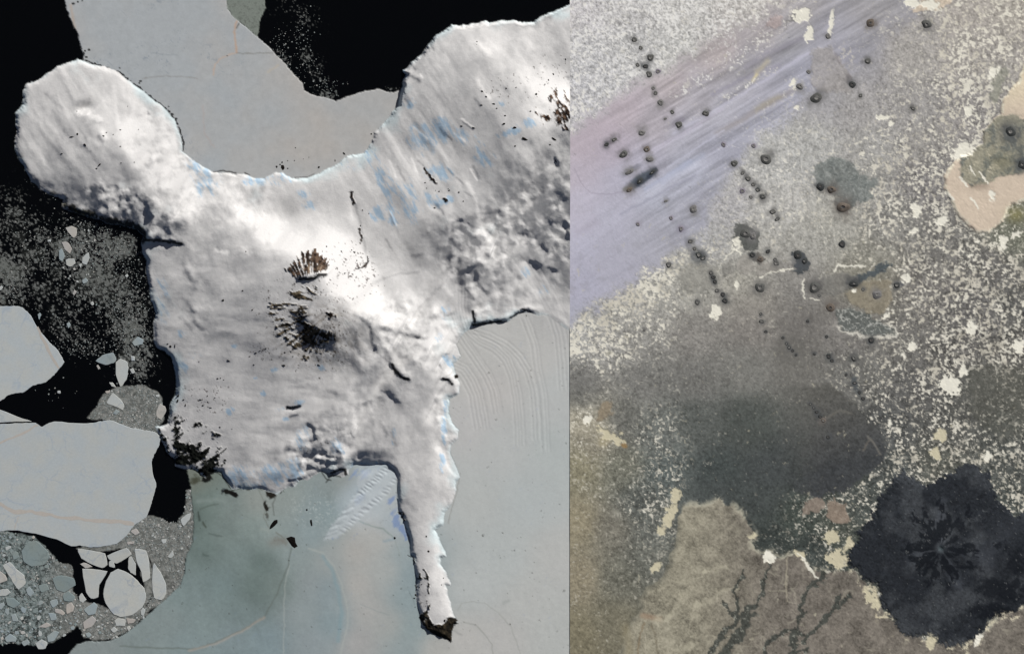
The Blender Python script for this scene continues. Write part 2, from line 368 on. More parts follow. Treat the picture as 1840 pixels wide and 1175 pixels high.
# ---- named slopes, scarps, spurs and hollows: (points, width, change of facing)
STROKES = [
# hollow on the cape, bowls
([(143,187),(160,187)],7,-.6),([(143,204),(160,204)],6,1.0),([(172,212),(182,214)],5,.35),([(172,222),(182,223)],4,-.35),
([(48,205),(75,240),(110,280),(150,320)],6,-.28),([(85,170),(112,195)],4,-.3),([(97,200),(118,235),(140,258),(158,272)],5,-.28),([(120,155),(130,180)],3,-.2),([(30,245),(60,245)],8,-.2),
([(110,180),(140,240),(170,280)],6,.12),([(150,262),(165,275),(178,295)],4,-.3),([(165,250),(180,262)],4,.3),([(205,150),(215,230)],4,.2),([(185,235),(195,250)],5,.5),([(180,245),(186,255)],3,-.5),
# dark scarp on the south of the cape
([(62,320),(95,335)],5,-.35),([(195,405),(225,412),(250,420),(262,430)],9,-.75),([(150,392),(190,402)],8,-.55),([(262,432),(290,433),(318,437),(327,438)],4,-1.2),([(255,440),(300,445)],5,.25),
([(205,360),(225,378)],4,-.45),([(245,352),(262,365),(272,388)],4,-.7),([(300,410),(318,428)],4,-.35),([(275,415),(285,430)],3,-.4),([(230,360),(243,362)],3,-.4),
# bright crest from the cape to the volcano
([(315,300),(340,345),(370,385)],14,.2),([(430,375),(470,405),(500,430),(540,448)],13,.35),([(455,365),(490,400)],8,.2),([(290,260),(310,280)],10,.2),
([(390,450),(410,455)],4,.45),([(391,446),(396,449)],2.5,-.5),([(335,490),(352,505)],5,-.35),([(270,470),(272,520)],5,.12),([(330,475),(352,520)],5,-.3),([(350,580),(366,592)],4,-.4),([(345,556),(370,575)],4,-.2),
([(338,545),(350,560)],4,-.3),([(325,570),(345,590)],4,-.25),([(440,447),(450,455)],5,.35),
# saddle north of the volcano
([(632,345),(640,375),(650,410),(660,465)],2.5,-.35),([(628,350),(633,395)],5,.2),([(616,385),(650,420)],9,.1),([(695,430),(705,450)],2,-.35),
([(690,500),(720,492),(752,490)],2,-.25),([(672,510),(690,500)],3,-.3),
# summit plateau rim and its broken north crater
([(540,502),(556,502),(568,501),(576,495),(588,494)],4,-1.3),([(560,491),(580,490),(600,483)],5,.9),([(545,510),(575,508)],6,-.1),([(520,530),(545,505),(560,507)],6,-.15),
([(600,478),(640,500),(660,540),(640,560)],14,.4),([(575,530),(600,530),(615,545)],3,.3),([(555,560),(565,540),(578,530)],3,-.3),([(556,572),(562,588),(576,588),(590,596)],4,.25),
([(568,592),(585,598),(600,605),(602,612)],6,-.9),([(545,575),(552,590),(562,600)],9,-.5),([(530,560),(552,575)],8,-.3),([(550,610),(580,618),(600,622)],7,-.6),([(580,555),(600,552)],6,.1),
([(594,572),(606,575)],4,-.4),([(560,630),(620,640),(640,660)],9,-.22),
# south-east spur
([(640,565),(660,580),(668,592),(668,610),(676,628)],4,-.65),([(650,570),(668,583)],3,-.4),([(676,628),(695,645),(706,660)],4,-.55),([(688,602),(700,625),(715,648),(730,668)],6,.35),([(712,655),(725,668)],9,.3),
([(705,655),(712,668),(722,676),(735,682)],4.5,-1.0),([(736,668),(738,680)],3,.4),([(655,610),(660,612)],4,-.4),([(690,590),(720,600),(752,605)],4,-.55),([(735,603),(758,608)],4,-.4),([(700,585),(740,590)],7,.3),
([(760,620),(775,640)],4,-.3),([(730,640),(745,655)],4,-.25),([(640,600),(648,640)],3,-.2),
([(775,570),(795,565)],5,-.45),([(780,555),(795,568)],5,.3),([(768,540),(790,515),(795,508)],3.5,-.45),([(795,510),(812,530)],4,.3),([(750,605),(768,608)],4,-.5),([(783,588),(786,600)],3,-.5),([(770,583),(812,578)],3,.25),
([(800,565),(815,563)],3,-.4),([(780,615),(830,618)],4,.25),
([(795,680),(806,682),(812,690)],3,-1.3),([(803,676),(808,672)],1.6,-.8),([(790,655),(795,662)],2,-.8),([(800,660),(810,670)],7,.8),([(795,640),(806,635)],3,-.6),([(798,645),(810,650)],6,.5),
([(800,710),(820,710)],7,-.35),([(787,712),(797,710)],5,.5),([(795,722),(800,735)],5,.6),([(793,735),(802,740)],3,-.35),([(795,750),(798,765),(800,780)],5,.5),([(797,812),(803,815)],3,-.5),([(785,805),(798,813)],6,.5),([(800,825),(806,840),(818,855)],5,.35),
# flank of the volcano above the south coast
([(685,700),(700,705),(717,722)],4,-.55),([(700,710),(712,716)],4,-.3),([(655,724),(668,722)],4,-.6),([(680,715),(692,718)],4,-.3),([(590,700),(602,706)],4,-.35),([(635,735),(640,770),(634,782)],4,.4),([(632,778),(636,785)],2.5,-.8),
([(690,765),(696,780)],4,-.45),([(690,760),(695,770)],3,.3),([(655,775),(668,778)],7,-.25),([(705,775),(712,800)],3,-.25),([(650,812),(690,815)],8,-.25),([(640,805),(695,800)],6,.15),
([(517,731),(528,732),(540,729)],3,-1.1),([(520,738),(545,735)],4,.3),([(522,748),(534,745)],2.5,-.7),([(555,760),(566,770),(566,785)],2.5,-.9),([(560,792),(568,788)],2.5,-.6),([(515,804),(530,810)],4,-.6),([(548,815),(556,820)],4,-.7),
([(565,810),(585,812)],4,-.9),([(588,818),(606,824)],3,-.95),([(570,826),(602,830)],3,-.9),([(556,838),(570,842)],3.5,-.8),([(578,830),(584,833)],2.5,-.5),([(605,812),(614,814)],3,-.8),([(610,806),(616,814)],2,.6),
([(596,849),(606,845),(618,842)],3.4,-1.3),([(620,843),(622,855)],4,-1.3),([(640,833),(655,828)],3,-.5),([(678,836),(694,836)],2,-1.2),([(560,800),(575,790)],5,.3),([(590,800),(620,800)],6,.3),([(575,846),(590,850)],2,-.7),([(610,793),(615,783)],3,-.3),
([(650,720),(652,738)],2.5,.25),([(662,722),(668,738)],3,.25),([(625,700),(640,720)],6,.15),
# south shore ridges of blue ice
([(415,835),(440,845),(470,840)],5,.15),([(430,850),(440,870)],4,-.2),([(455,850),(465,870)],4,.2),([(500,835),(530,850)],5,.2),([(520,862),(540,860)],2,-.8),
# peninsula
([(716,900),(740,905),(745,915)],4,-.15),([(800,900),(797,930)],4,.3),([(782,945),(790,965),(800,990)],3,.35),([(788,1002),(800,1000)],2.5,-.5),([(805,1050),(812,1052)],3,.4),([(800,1052),(806,1053)],2,-.5),([(748,1040),(765,1045)],7,-.3),
([(752,1060),(765,1068)],7,-.2),([(757,1090),(768,1085)],7,-.25),([(775,1075),(785,1100)],8,.15),([(805,880),(820,882)],3,-.2),([(725,935),(745,945)],5,-.12),
# north-east uplands
([(727,128),(740,140),(755,148)],3,-.6),([(735,128),(755,138)],4,.25),([(740,118),(746,126)],2.5,-.5),([(772,78),(780,90)],2.5,-.5),([(800,100),(806,110)],4,.3),([(756,135),(760,140)],2,.5),([(722,165),(735,180)],4,-.35),([(728,180),(738,192)],2.5,-.35),
([(858,78),(878,98)],5,.35),([(855,82),(865,95)],3,-.2),([(857,145),(880,180)],3,.35),([(852,178),(862,190)],2.5,-.35),([(905,160),(912,165)],4,-.3),([(830,215),(850,230)],2,.5),([(832,220),(850,234)],2,-.45),
([(745,230),(768,250)],2,.4),([(800,240),(812,252)],2,-.35),([(815,240),(835,255)],2,.3),([(790,230),(800,245)],2,-.3),([(740,285),(750,310)],2.5,.4),([(700,290),(712,318)],2,.3),([(715,300),(727,325)],2,-.35),([(702,380),(712,405)],2,.5),([(700,382),(708,404)],2,-.4),
([(770,310),(785,330)],3,-.3),([(752,290),(765,303)],2,-.4),([(845,305),(858,325)],2,.5),([(850,300),(862,322)],2,-.35),([(820,320),(832,332)],2,-.4),([(805,305),(815,315)],2,-.45),([(835,345),(850,355)],2,-.3),
([(840,330),(855,360),(862,390)],4,.35),([(785,370),(798,385)],3,-.5),([(770,370),(790,385)],4,.25),([(740,460),(758,457)],3,-.3),
([(760,400),(800,420),(830,440)],8,-.2),([(855,425),(870,425)],3,-.4),([(862,415),(880,432)],4,.35),([(870,445),(895,450)],4,.3),([(830,395),(850,415)],4,-.35),([(815,400),(830,395)],3,-.4),([(860,385),(900,380),(918,378)],3,-.35),
([(812,462),(825,468)],6,-.5),([(805,482),(830,490),(845,485)],5,-.5),([(825,500),(832,508)],4,-.7),([(838,520),(850,538)],3,-.75),([(855,490),(860,510),(868,520),(876,526)],3,-.9),([(850,480),(862,475)],4,-.3),([(832,465),(850,470)],4,.25),
([(900,485),(910,495)],5,.3),([(930,420),(960,425)],5,-.3),([(955,470),(972,477)],3,-.9),([(985,480),(1000,488)],3,-.7),([(975,440),(985,455)],4,-.5),([(980,455),(990,460)],4,.4),([(998,285),(1003,298)],3,-.9),([(990,300),(1000,305)],4,.5),
([(1015,400),(1023,430)],4,-.6),([(960,330),(975,345)],4,-.35),([(940,400),(950,420)],4,-.3),([(985,395),(1000,405)],5,-.4),([(960,385),(975,395)],5,.25),([(1000,345),(1015,360)],5,-.35),
([(720,905),(735,960),(745,1010),(752,1080)],13,-.2),([(640,818),(700,820)],9,-.3),([(712,850),(716,890)],9,-.15),([(420,862),(470,868),(530,858)],9,-.2),
# scarp over the glacier
([(850,584),(870,582),(893,578),(908,579)],5,-1.6),([(850,560),(853,578)],3,-1.1),([(856,558),(880,552)],4,.6),([(862,568),(905,570)],5,.25),([(916,572),(932,563),(942,559)],2.6,-1.3),([(940,556),(950,560),(958,566)],3,-1.1),([(945,548),(960,555)],5,.4),
([(930,550),(945,545)],4,-.3),([(958,540),(972,545)],3,-.3),
]
CLIFF_SHADE = np.zeros(L.shape)
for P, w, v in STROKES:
    if v <= -1.0: line_fall(L, P, w * .85, CLIFF_SHADE, 1.0, 'max', rough=1.2, rscale=6, seed=31)  # steepest away-facing strokes: mask for dark cliff rock with painted shadow
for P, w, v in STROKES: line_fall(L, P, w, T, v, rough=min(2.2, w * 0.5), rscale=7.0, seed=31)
# crevassed bluffs along the east shore and broken ground below the cape
T = np.clip(T, -0.3, 2.1)

# ---- ice shelf relief: flow bands, tongue, pressure ridges
TI = np.ones(L.shape)
def flow(P, off_list, w, v):
    P = np.asarray(P, float)
    d = np.gradient(P, axis=0); n = np.stack([-d[:, 1], d[:, 0]], -1); n /= np.linalg.norm(n, axis=1, keepdims=True)
    for o in off_list: line_fall(L, P + n * o, w, TI, v, rough=0.6, rscale=12, seed=33)
FL1 = [(836,505),(835,530),(835,551),(839,574),(846,593),(862,608),(891,622),(913,643),(926,674),(933,712),(937,762),(938,800)]
FL2 = [(815,556),(824,589),(842,616),(859,640),(879,668),(893,700),(900,740)]
FL3 = [(812,655),(833,664),(846,683),(857,707),(862,734),(868,770)]
FL4 = [(848,592),(879,602),(913,620),(935,642),(951,669),(960,702),(964,745),(966,790)]
FL5 = [(945,569),(953,589),(964,623),(969,667),(978,702),(982,762),(984,810)]
FL6 = [(935,458),(958,490),(975,520),(990,545),(1002,570),(1011,600),(1016,640),(1020,700)]
for P, offs in ((FL1, (-6, 0, 5, 11)), (FL2, (-4, 0, 6, 13)), (FL3, (-12, -6, 0, 7, 14)), (FL4, (-7, 0, 6)), (FL5, (-5, 0, 8)), (FL6, (-16, -8, 0, 7, 14))):
    flow(P, offs, 1.5, -.17); flow(P, [o + 2.8 for o in offs], 1.7, .14)
for k in range(12):                                    # crevasse arcs below the scarp
    y = 574 + 5.2 * k
    line_fall(L, [(916 - k * .6, y + 2), (930, y), (946, y + 3 + k * .2)], 1.2, TI, -.10, rough=1.0)
    line_fall(L, [(958 + k * .5, y - 6), (966, y - 1), (976, y - 5)], 1.2, TI, -.2 if k < 8 else -.07, rough=.8)
for k in range(16):                                    # ripples at the foot of the east shore
    line_fall(L, [(812 + .4 * k, 722 + 4 * k), (826 + .5 * k, 732 + 5 * k), (835 + .4 * k, 760 + 6 * k)], 1.3, TI, .06 if k % 2 else -.06, rough=1.0)
rng = random.Random(4)
def teeth(P, n, lx, ly, w, v, jit=2.0):
    P = np.asarray(P, float); s = np.r_[0, np.cumsum(np.hypot(*np.diff(P, axis=0).T))]
    for k in range(n):
        t = (k + .5 + rng.uniform(-.2, .2)) / n * s[-1]
        x = np.interp(t, s, P[:, 0]) + rng.uniform(-jit, jit) * .4; y = np.interp(t, s, P[:, 1]) + rng.uniform(-jit, jit) * .4
        g = rng.uniform(.7, 1.2)
        line_fall(L, [(x - lx * g, y - ly * g), (x + lx * g, y + ly * g)], w, TI, v * rng.uniform(.7, 1.2), rough=1.2, rscale=5)
        line_fall(L, [(x - lx * g + 1, y - ly * g + 3), (x + lx * g, y + ly * g + 3)], w, TI, -.75 * v, rough=1.2, rscale=5)
teeth([(696,838),(672,862),(645,888)], 11, 4, 2.2, 1.7, -.8)
teeth([(645,888),(620,920),(590,962)], 12, 9, -3.5, 1.8, .42)
teeth([(712,858),(690,885),(660,910),(630,938),(612,958)], 18, 3.4, 1.4, 1.6, -.55)
line_fall(L, [(640,905),(615,935),(590,966)], 8, TI, .12)
line_fall(L, [(695,850),(660,895),(615,945)], 5, TI, .12)
w = L.win(630, 832, 712, 900)
m = np.exp(-((X[w] - 655) / 18) ** 2 - ((Y[w] - 846) / 11) ** 2)
TI[w] += m * .55 * fbm(X[w], Y[w], 7, 3, 41, .6, -35, 2.6)
ridges = np.exp(-((X - 648) / 55) ** 2 - ((Y - 905) / 50) ** 2)
TI += ridges * .08 * fbm(X, Y, 6, 3, 42, .6, -50, 2.0)
east = sstep(560, 640, X) * sstep(930, 1010, Y)
TI += 0.035 * fbm(X, Y, 5, 4, 43, .7) + .04 * east * fbm(X, Y, 7, 3, 44, .6)
TI += 0.025 * fbm(X, Y, 40, 3, 45)

# ---- relief from the wanted facings (the ground's height is whatever gives those slopes)
ice_all = np.clip(bay + fast, 0, 1)
def slope_for(t):
    return np.tan(np.arcsin(np.clip(t * math.sin(SUN_EL), -.2, .985)) - SUN_EL)
ny, nx = T.shape
PAD = 80
NYP, NXP = ny + 2 * PAD, nx + 2 * PAD
ky = 2 * np.pi * np.fft.fftfreq(NYP, ST)[:, None]; kx = 2 * np.pi * np.fft.fftfreq(NXP, ST)[None, :]
ks = kx * math.sin(SUN_AZ) - ky * math.cos(SUN_AZ)
k2 = kx ** 2 + ky ** 2
sx, sy = math.sin(SUN_AZ), -math.cos(SUN_AZ)
def soft(A, sig, mode='edge'):
    return np.fft.ifft2(np.fft.fft2(np.pad(A, PAD, mode=mode)) * np.exp(-0.5 * sig ** 2 * k2)).real[PAD:-PAD, PAD:-PAD]
def sfs(P, eps, lam):
    return np.fft.ifft2(np.conj(1j * ks) * np.fft.fft2(-np.pad(P, PAD)) / (ks ** 2 + lam * k2 + eps ** 2)).real[PAD:-PAD, PAD:-PAD]
DS = 4
cs = ST * DS
lnd = land[::DS, ::DS] > .5
cn = np.where(lnd, 1e-5, .05 * lerp(1, .03, (sstep(650, 760, X) * sstep(300, 200, Y))[::DS, ::DS]))
def Dop(h):
    gx_ = np.zeros_like(h); gy_ = np.zeros_like(h)
    gx_[:, :-1] = (h[:, 1:] - h[:, :-1]) / cs; gy_[:-1, :] = (h[1:, :] - h[:-1, :]) / cs
    return gx_, gy_
def DopT(gx_, gy_):
    o = np.zeros_like(gx_)
    o[:, 1:] += gx_[:, :-1] / cs; o[:, :-1] -= gx_[:, :-1] / cs
    o[1:, :] += gy_[:-1, :] / cs; o[:-1, :] -= gy_[:-1, :] / cs
    return o
LAM = 0.03
MOUTH = np.maximum(np.exp(-((X - 836) / 22) ** 2 - ((Y - 590) / 26) ** 2), np.exp(-((X - 1000) / 40) ** 2 - ((Y - 575) / 26) ** 2))
SHORE = (1.0 + 30 * sstep(650, 800, X) * sstep(300, 200, Y) + 10 * sstep(300, 360, X) * sstep(720, 640, X) * sstep(360, 300, Y))[::DS, ::DS]
def Aop(h):
    a_, b_ = Dop(h); d_ = sx * a_ + sy * b_
    return DopT(sx * d_ + LAM * a_, sy * d_ + LAM * b_) + cn * h
def broad(plo, h0):
    """long slopes that start from the shore, solved on a coarse net"""
    gp = plo[::DS, ::DS] * lnd
    rhs = DopT(-sx * gp, -sy * gp) + cn * np.where(lnd, 9.0, SHORE)
    h = h0.copy(); r_ = rhs - Aop(h); pdir = r_.copy(); rs = (r_ * r_).sum()
    for it in range(700):
        Ap = Aop(pdir); al = rs / (pdir * Ap).sum(); h += al * pdir; r_ -= al * Ap
        rs2 = (r_ * r_).sum()
        if rs2 < 1e-9: break
        pdir = r_ + rs2 / rs * pdir; rs = rs2
    return h
GLAC = sstep(-30, 6, poly_sd(L, [(945,470),(985,500),(1024,525),(1090,545),(1090,640),(960,620),(976,566),(962,520)], 40))
rise = 1 - np.exp(-np.maximum(sdl, 0) / 12.0)
floor_ = lerp(.7 + 2.0 * rise, 1.0 + .2 * rise, MOUTH)
T = T + .8 * (TI - 1) * np.clip(land, 0, 1) * sstep(795, 815, X) * sstep(440, 480, Y)
Pw = land * slope_for(T)
hc = np.zeros(lnd.shape)
for step in range(7):
    Plo = soft(Pw, 11.0)
    Hhi = sfs(Pw - Plo, 1 / 45.0, 0.045)
    hc = broad(Plo, hc)
    hq = soft(bilin(ux[::DS], uy[::DS], hc, ux, uy), 4.0) + Hhi
    Zl = floor_ + np.where(hq - floor_ > 2, hq - floor_, 2 * np.exp(np.minimum(hq - floor_ - 2, 0) / 2.0)) * (1 - np.exp(-np.maximum(sdl, 0) / 8.0))
    Zl = lerp(Zl, 1.0 + .25 * (Zl - 1.0), GLAC)
    if step < 6:
        cn = np.where(lnd & (hc < 9), np.minimum(cn * 2.5 + 2e-4, 1.2e-2), cn)       # the ground must stay above the sea
        gx = np.gradient(Zl, ST, axis=1); gy = np.gradient(Zl, ST, axis=0)
        fac = (1 - (gx * sx + gy * sy) / math.tan(SUN_EL)) / np.sqrt(1 + gx ** 2 + gy ** 2)
        Pw = np.clip(Pw + land * sstep(2, 10, sdl) * (hq > floor_ + 2) * .8 * (slope_for(T) - slope_for(np.maximum(fac, -.3))), -.9, 1.3)
# shelf: keep only its own fine relief
Hi = sfs(math.tan(SUN_EL) * ice_all * (TI - 1), 1 / 14.0, .05)
Zi = 1.0 + Hi
Z = np.where(land > .5, Zl, np.where(ice_all > .5, Zi, np.where(wedge > .5, 0.6, np.where(slush > .5, 0.3, 0.0))))

# ---- what the ground is made of
SNOW = alb(191,189,186); SNOWC = alb(186,196,196)
colr = np.zeros(L.shape + (3,)) + np.array([.0012, .0014, .0016])
def mix(mask, c):
    global colr
    colr = colr + (np.asarray(c) - colr) * np.clip(mask, 0, 1)[..., None]
# open water with a skin of drifting frazil
fz = np.zeros(L.shape)
for x, y, rx, ry, a, v in ((530,20,40,22,30,.5),(545,70,12,60,-8,.35),(570,130,16,60,-30,.5),(590,172,26,10,0,.6),(515,110,8,40,-40,.5),(700,160,16,5,0,.8),
      (30,395,60,50,20,.55),(60,470,80,70,30,.55),(150,430,60,30,0,.9),(150,470,45,40,0,1.1),(215,450,35,25,0,.85),(235,560,45,80,0,.85),(180,520,40,40,0,.6),(90,540,50,30,0,.35),(15,520,30,30,0,1.3),
      (10,480,25,40,0,.9),(130,600,50,30,0,.35),(150,625,30,20,0,.6),(245,620,30,45,0,1.0),(255,660,22,30,0,.9),(110,575,30,25,0,.5),(300,945,20,20,0,.3)):
    blob(L, fz, x, y, rx, ry, a, v)
sp = fbm(X, Y, 4.0, 3, 61, .75); sp2 = fbm(X, Y, 22, 3, 62)
fr = sstep(.62, 1.05, sp + .95 * np.clip(fz, 0, 1.2) + .25 * sp2 - .25) * np.clip(fz * 2, 0, 1)
mix(fr * .75, alb(118,120,116))
mix(np.clip(fz - .5, 0, 1) * .35 * sstep(-.2, .6, sp2), alb(95,98,92))
for P, wd in (([(176,425),(195,432),(205,436)],1.5),([(225,424),(238,428),(241,440),(232,452),(215,458),(195,455),(185,450)],2.0)):
    t = np.zeros(L.shape); line_fall(L, P, wd, t, 1, rough=2); mix(t * .7, alb(110,112,108))
# shore-fast ice in the bay
g = fbm(X, Y, 70, 3, 63); g2 = fbm(X, Y, 9, 4, 64, .65)
bc = lerp(alb(160,164,165), alb(170,166,160), np.clip(sstep(250, 700, X) * .8 + .3 * g, 0, 1)[..., None])
colr = lerp(colr, bc * (1 + .05 * g2)[..., None], bay[..., None])
crack = np.abs(vnoise((X + 4 * g2) / 26, (Y + 4 * g2) / 15, 65)); crack2 = np.abs(vnoise((X * .7 + Y * .7 + 5 * g2) / 15, (Y * .7 - X * .7) / 30, 66))
cz = sstep(560, 420, X + .4 * Y) * bay
mix(np.maximum(sstep(.035, .0, crack), sstep(.035, 0, crack2)) * .5 * cz * sstep(-.3, .5, fbm(X, Y, 40, 2, 67)), alb(118,128,138))
for P, wd, c, v in (([(425,40),(421,58),(423,78),(425,94)],1.8,(178,150,128),.8),([(430,43),(425,52)],1.4,(90,88,80),.9),([(425,95),(408,100),(394,108),(385,118),(384,135)],1.6,(182,160,142),.7),
      ([(425,96),(455,97),(480,95),(490,96)],1.0,(110,108,100),.6),([(128,10),(132,40),(136,60)],2.5,(172,152,132),.5),([(255,142),(290,137),(325,138),(355,141)],1,(120,115,108),.5),([(500,118),(488,125),(482,130)],2.2,(178,168,150),.5),
      ([(365,190),(366,220),(368,240),(385,265)],1.5,(170,150,140),.3),([(320,100),(290,98),(270,95)],1,(110,118,125),.3)):
    t = np.zeros(L.shape); line_fall(L, P, wd, t, 1, rough=1.2); mix(t * v * bay, alb(*c))
for x, y, s in ((132,7,3),(140,4,2),(148,2,2),(408,101,1.5),(252,146,3),(250,150,2),(303,192,2),(310,206,3),(316,214,3),(155,103,3),(150,96,3),(153,92,2),(160,90,3),(147,88,2),(215,123,2)):
    t = np.zeros(L.shape); blob(L, t, x + 1.5 * 0, y, s, s * .8, 0, 1); mix(sstep(.3, .6, t * (1 + .5 * sp)) * bay * .95, alb(30,30,28))
# tide crack where the bay ice meets the cape
t = np.zeros(L.shape); line_fall(L, [(150,108),(178,118),(216,131),(233,146),(252,159),(270,175),(290,189),(306,203),(318,220),(326,245),(330,260),(329,272)], 2.0, t, 1, rough=1.6); mix(sstep(.3, .6, t * (1 + .8 * sp) - .1) * (1 - land) * .95, alb(14,14,14))
t = np.zeros(L.shape); line_fall(L, [(384,309),(402,307),(424,311)], 1.3, t, 1, rough=1); line_fall(L, [(440,311),(448,315)], 1.3, t, 1); line_fall(L, [(530,319),(552,318),(566,313)], 1.0, t, .7, rough=1); mix(t * (1 - land), alb(50,48,45))
# grey slush wedge and brash
mix(wedge, alb(118,124,116)); mix(wedge * sstep(.1, .8, fbm(X, Y, 4, 3, 68, .7)) * .5, alb(82,86,80))
sl = fbm(X, Y, 4.2, 4, 69, .75)
scol = lerp(alb(92,94,90), alb(128,129,124), sstep(-.5, .6, sl)[..., None])
dk = sstep(130, 60, X) * sstep(930, 960, Y)
scol = lerp(scol, lerp(alb(62,70,68), alb(124,134,132), sstep(-.6, .5, sl)[..., None]), dk[..., None])
colr = lerp(colr, scol, slush[..., None])
mix(slush * sstep(lerp(.45, .2, dk), lerp(.8, .5, dk), fbm(X, Y, 11, 4, 70, .7)) * (.4 + .4 * dk), alb(12,14,14))
# fast ice: teal bare ice west of the peninsula, snowed-over shelf in the east
FASTC = [(350,860,112,118,104),(370,900,104,122,114),(350,930,92,110,102),(420,910,118,132,126),(400,960,112,128,122),(460,900,140,146,138),(450,950,122,138,132),(370,980,100,118,112),(430,1000,112,130,126),(470,1010,96,114,108),
(400,1050,112,132,130),(460,1060,98,116,110),(330,1070,116,134,132),(300,1110,122,136,134),(370,1110,120,138,136),(440,1100,112,130,128),(500,1050,112,128,122),(260,1150,124,138,136),(180,1170,128,138,136),(340,1160,124,142,142),(420,1150,122,140,142),
(520,900,136,146,140),(560,920,130,146,146),(600,880,128,142,140),(620,870,140,144,138),(590,920,126,146,148),(560,960,132,150,152),(500,960,134,148,144),(540,1000,134,148,146),(590,1000,150,156,152),(560,1050,136,146,146),(540,1100,136,148,148),(590,1060,128,146,150),
(600,1120,126,146,150),(560,1160,134,146,148),(480,1150,122,142,146),(640,990,168,164,156),(640,1050,170,166,158),(680,970,172,170,162),(660,1100,166,164,158),(640,1150,160,158,154),(700,1020,166,168,162),(720,1000,140,156,158),(735,1030,128,148,152),(730,1080,132,150,152),
(700,1120,158,160,154),(740,1130,134,152,152),(730,1165,138,152,152),(690,900,172,178,176),(700,940,158,172,178),(660,930,178,176,170),(640,880,160,172,176),(670,850,170,182,186),
(850,640,180,178,172),(880,700,182,178,172),(900,600,182,180,174),(960,650,182,180,174),(1010,560,174,172,168),(1000,700,178,180,176),(850,760,180,178,174),(900,800,176,178,174),(1000,820,172,178,174),(850,900,174,177,172),(950,900,172,178,175),(900,1000,172,177,173),
(1000,1000,178,178,172),(850,1050,174,178,174),(950,1080,176,177,171),(830,1150,178,175,168),(900,1150,176,174,168),(1000,1150,174,176,170),(780,1165,170,168,160),(830,540,160,158,154),(940,470,176,172,166)]
ff = idw(L, FASTC, 3, 24.0, 2.0)
ff = lerp(ff, ff.mean(-1, keepdims=True) + np.array([-1.5, 1.0, .5]), .3)
fcol = np.clip(lin(ff) / FLAT, 0, 1)
fg = fbm(X, Y, 5, 4, 71, .75); fg2 = fbm(X, Y, 26, 4, 72, .6, 70, 2.0)
teal = sstep(150, 120, ff[..., 0])
fcol *= (1 + (.03 + .05 * teal) * fg + (.02 + .05 * teal) * fg2)[..., None]
colr = lerp(colr, fcol, fast[..., None])
FLINES = [([(523,985),(518,1015),(506,1045),(498,1065),(485,1090),(475,1108),(440,1128),(390,1152),(350,1165),(270,1163),(215,1160)],1.6,(96,104,98),.65),([(520,1015),(512,1050),(510,1090),(511,1130),(509,1180)],1.1,(172,176,170),.35),([(475,1108),(440,1130),(390,1155),(340,1168)],2.4,(166,156,144),.5),
([(555,985),(580,993),(600,1015),(614,1050),(624,1090),(625,1120),(612,1175)],1.8,(172,176,168),.35),([(580,998),(596,1022),(608,1060),(614,1100),(608,1150)],4,(120,146,152),.5),([(500,880),(490,905),(492,925)],1.6,(60,60,54),.5),([(465,880),(476,905),(474,930),(484,948)],1.2,(110,112,104),.5),
([(645,935),(668,945),(688,950),(700,960),(709,966)],1.6,(126,138,132),.7),([(709,966),(715,985),(718,1000)],1.2,(140,148,142),.5),([(690,972),(708,967)],3,(130,150,158),.5),
([(822,1096),(830,1082),(850,1080),(870,1083),(895,1100),(918,1125),(930,1160),(936,1180)],1.1,(150,152,146),.55),([(835,1117),(855,1122),(872,1140),(884,1158),(886,1180)],1.2,(140,142,136),.6),([(905,1083),(915,1078)],3,(148,152,148),.6),
([(826,850),(822,880),(812,910),(806,940)],1.2,(140,140,135),.7),([(356,920),(358,935)],2,(40,48,42),.7),([(364,938),(370,947)],2,(60,66,56),.8),([(360,915),(378,908),(392,905)],1.5,(80,90,82),.6),([(375,958),(398,963)],1.6,(70,80,74),.5),([(365,995),(375,998)],2,(70,82,76),.6),([(355,900),(400,898)],4,(140,150,145),.3),
([(648,1085),(680,1098),(700,1105)],1,(130,140,138),.4),([(735,1060),(745,1085)],1,(100,110,108),.4),([(496,957),(512,968)],1.6,(105,105,95),.6),([(490,974),(512,972)],9,(120,120,112),.6),([(470,950),(482,953)],4,(150,158,150),.4),([(812,1130),(830,1140)],2,(140,140,136),.5)]
for P, wd, c, v in FLINES:
    t = np.zeros(L.shape); line_fall(L, P, wd, t, 1, rough=1.0, rscale=9); mix(t * v * fast, alb(*c))
for x, y, rx, ry, a, c, v in ((350,862,14,10,0,(52,52,34),.8),(335,862,6,16,0,(90,92,70),.7),(372,858,8,10,60,(12,14,10),1.2),(410,884,16,6,15,(14,14,10),1.15),(422,888,8,5,20,(8,8,6),1.2),(486,889,9,8,40,(30,26,18),1.2),(478,910,5,12,-20,(24,22,16),1.0),(498,885,14,3.5,-32,(30,26,20),1.1),(480,925,4,10,-10,(60,56,46),.8),(505,970,16,8,10,(112,108,100),.6)):
    t = np.zeros(L.shape); blob(L, t, x, y, rx, ry, a, 1); mix(sstep(.3, .75, t * v + .3 * fbm(X, Y, 6, 3, 73)) * fast * min(1, v), alb(*c))
for P in ([(612,856),(596,852),(586,866)],[(578,848),(585,860),(594,862)],[(448,880),(430,877),(417,880),(400,856),(384,846)],[(460,877),(475,880),(486,887)]):
    t = np.zeros(L.shape); line_fall(L, P, 1.3, t, 1, rough=1); mix(t * .8 * (1 - land), alb(30,30,26))
fs = fbm(X, Y, 3.6, 3, 74, .7)
mix(fast * np.exp(-((X - 565) / 45) ** 2 - ((Y - 915) / 30) ** 2) * sstep(.1, .9, fs) * .45, alb(190,198,194))

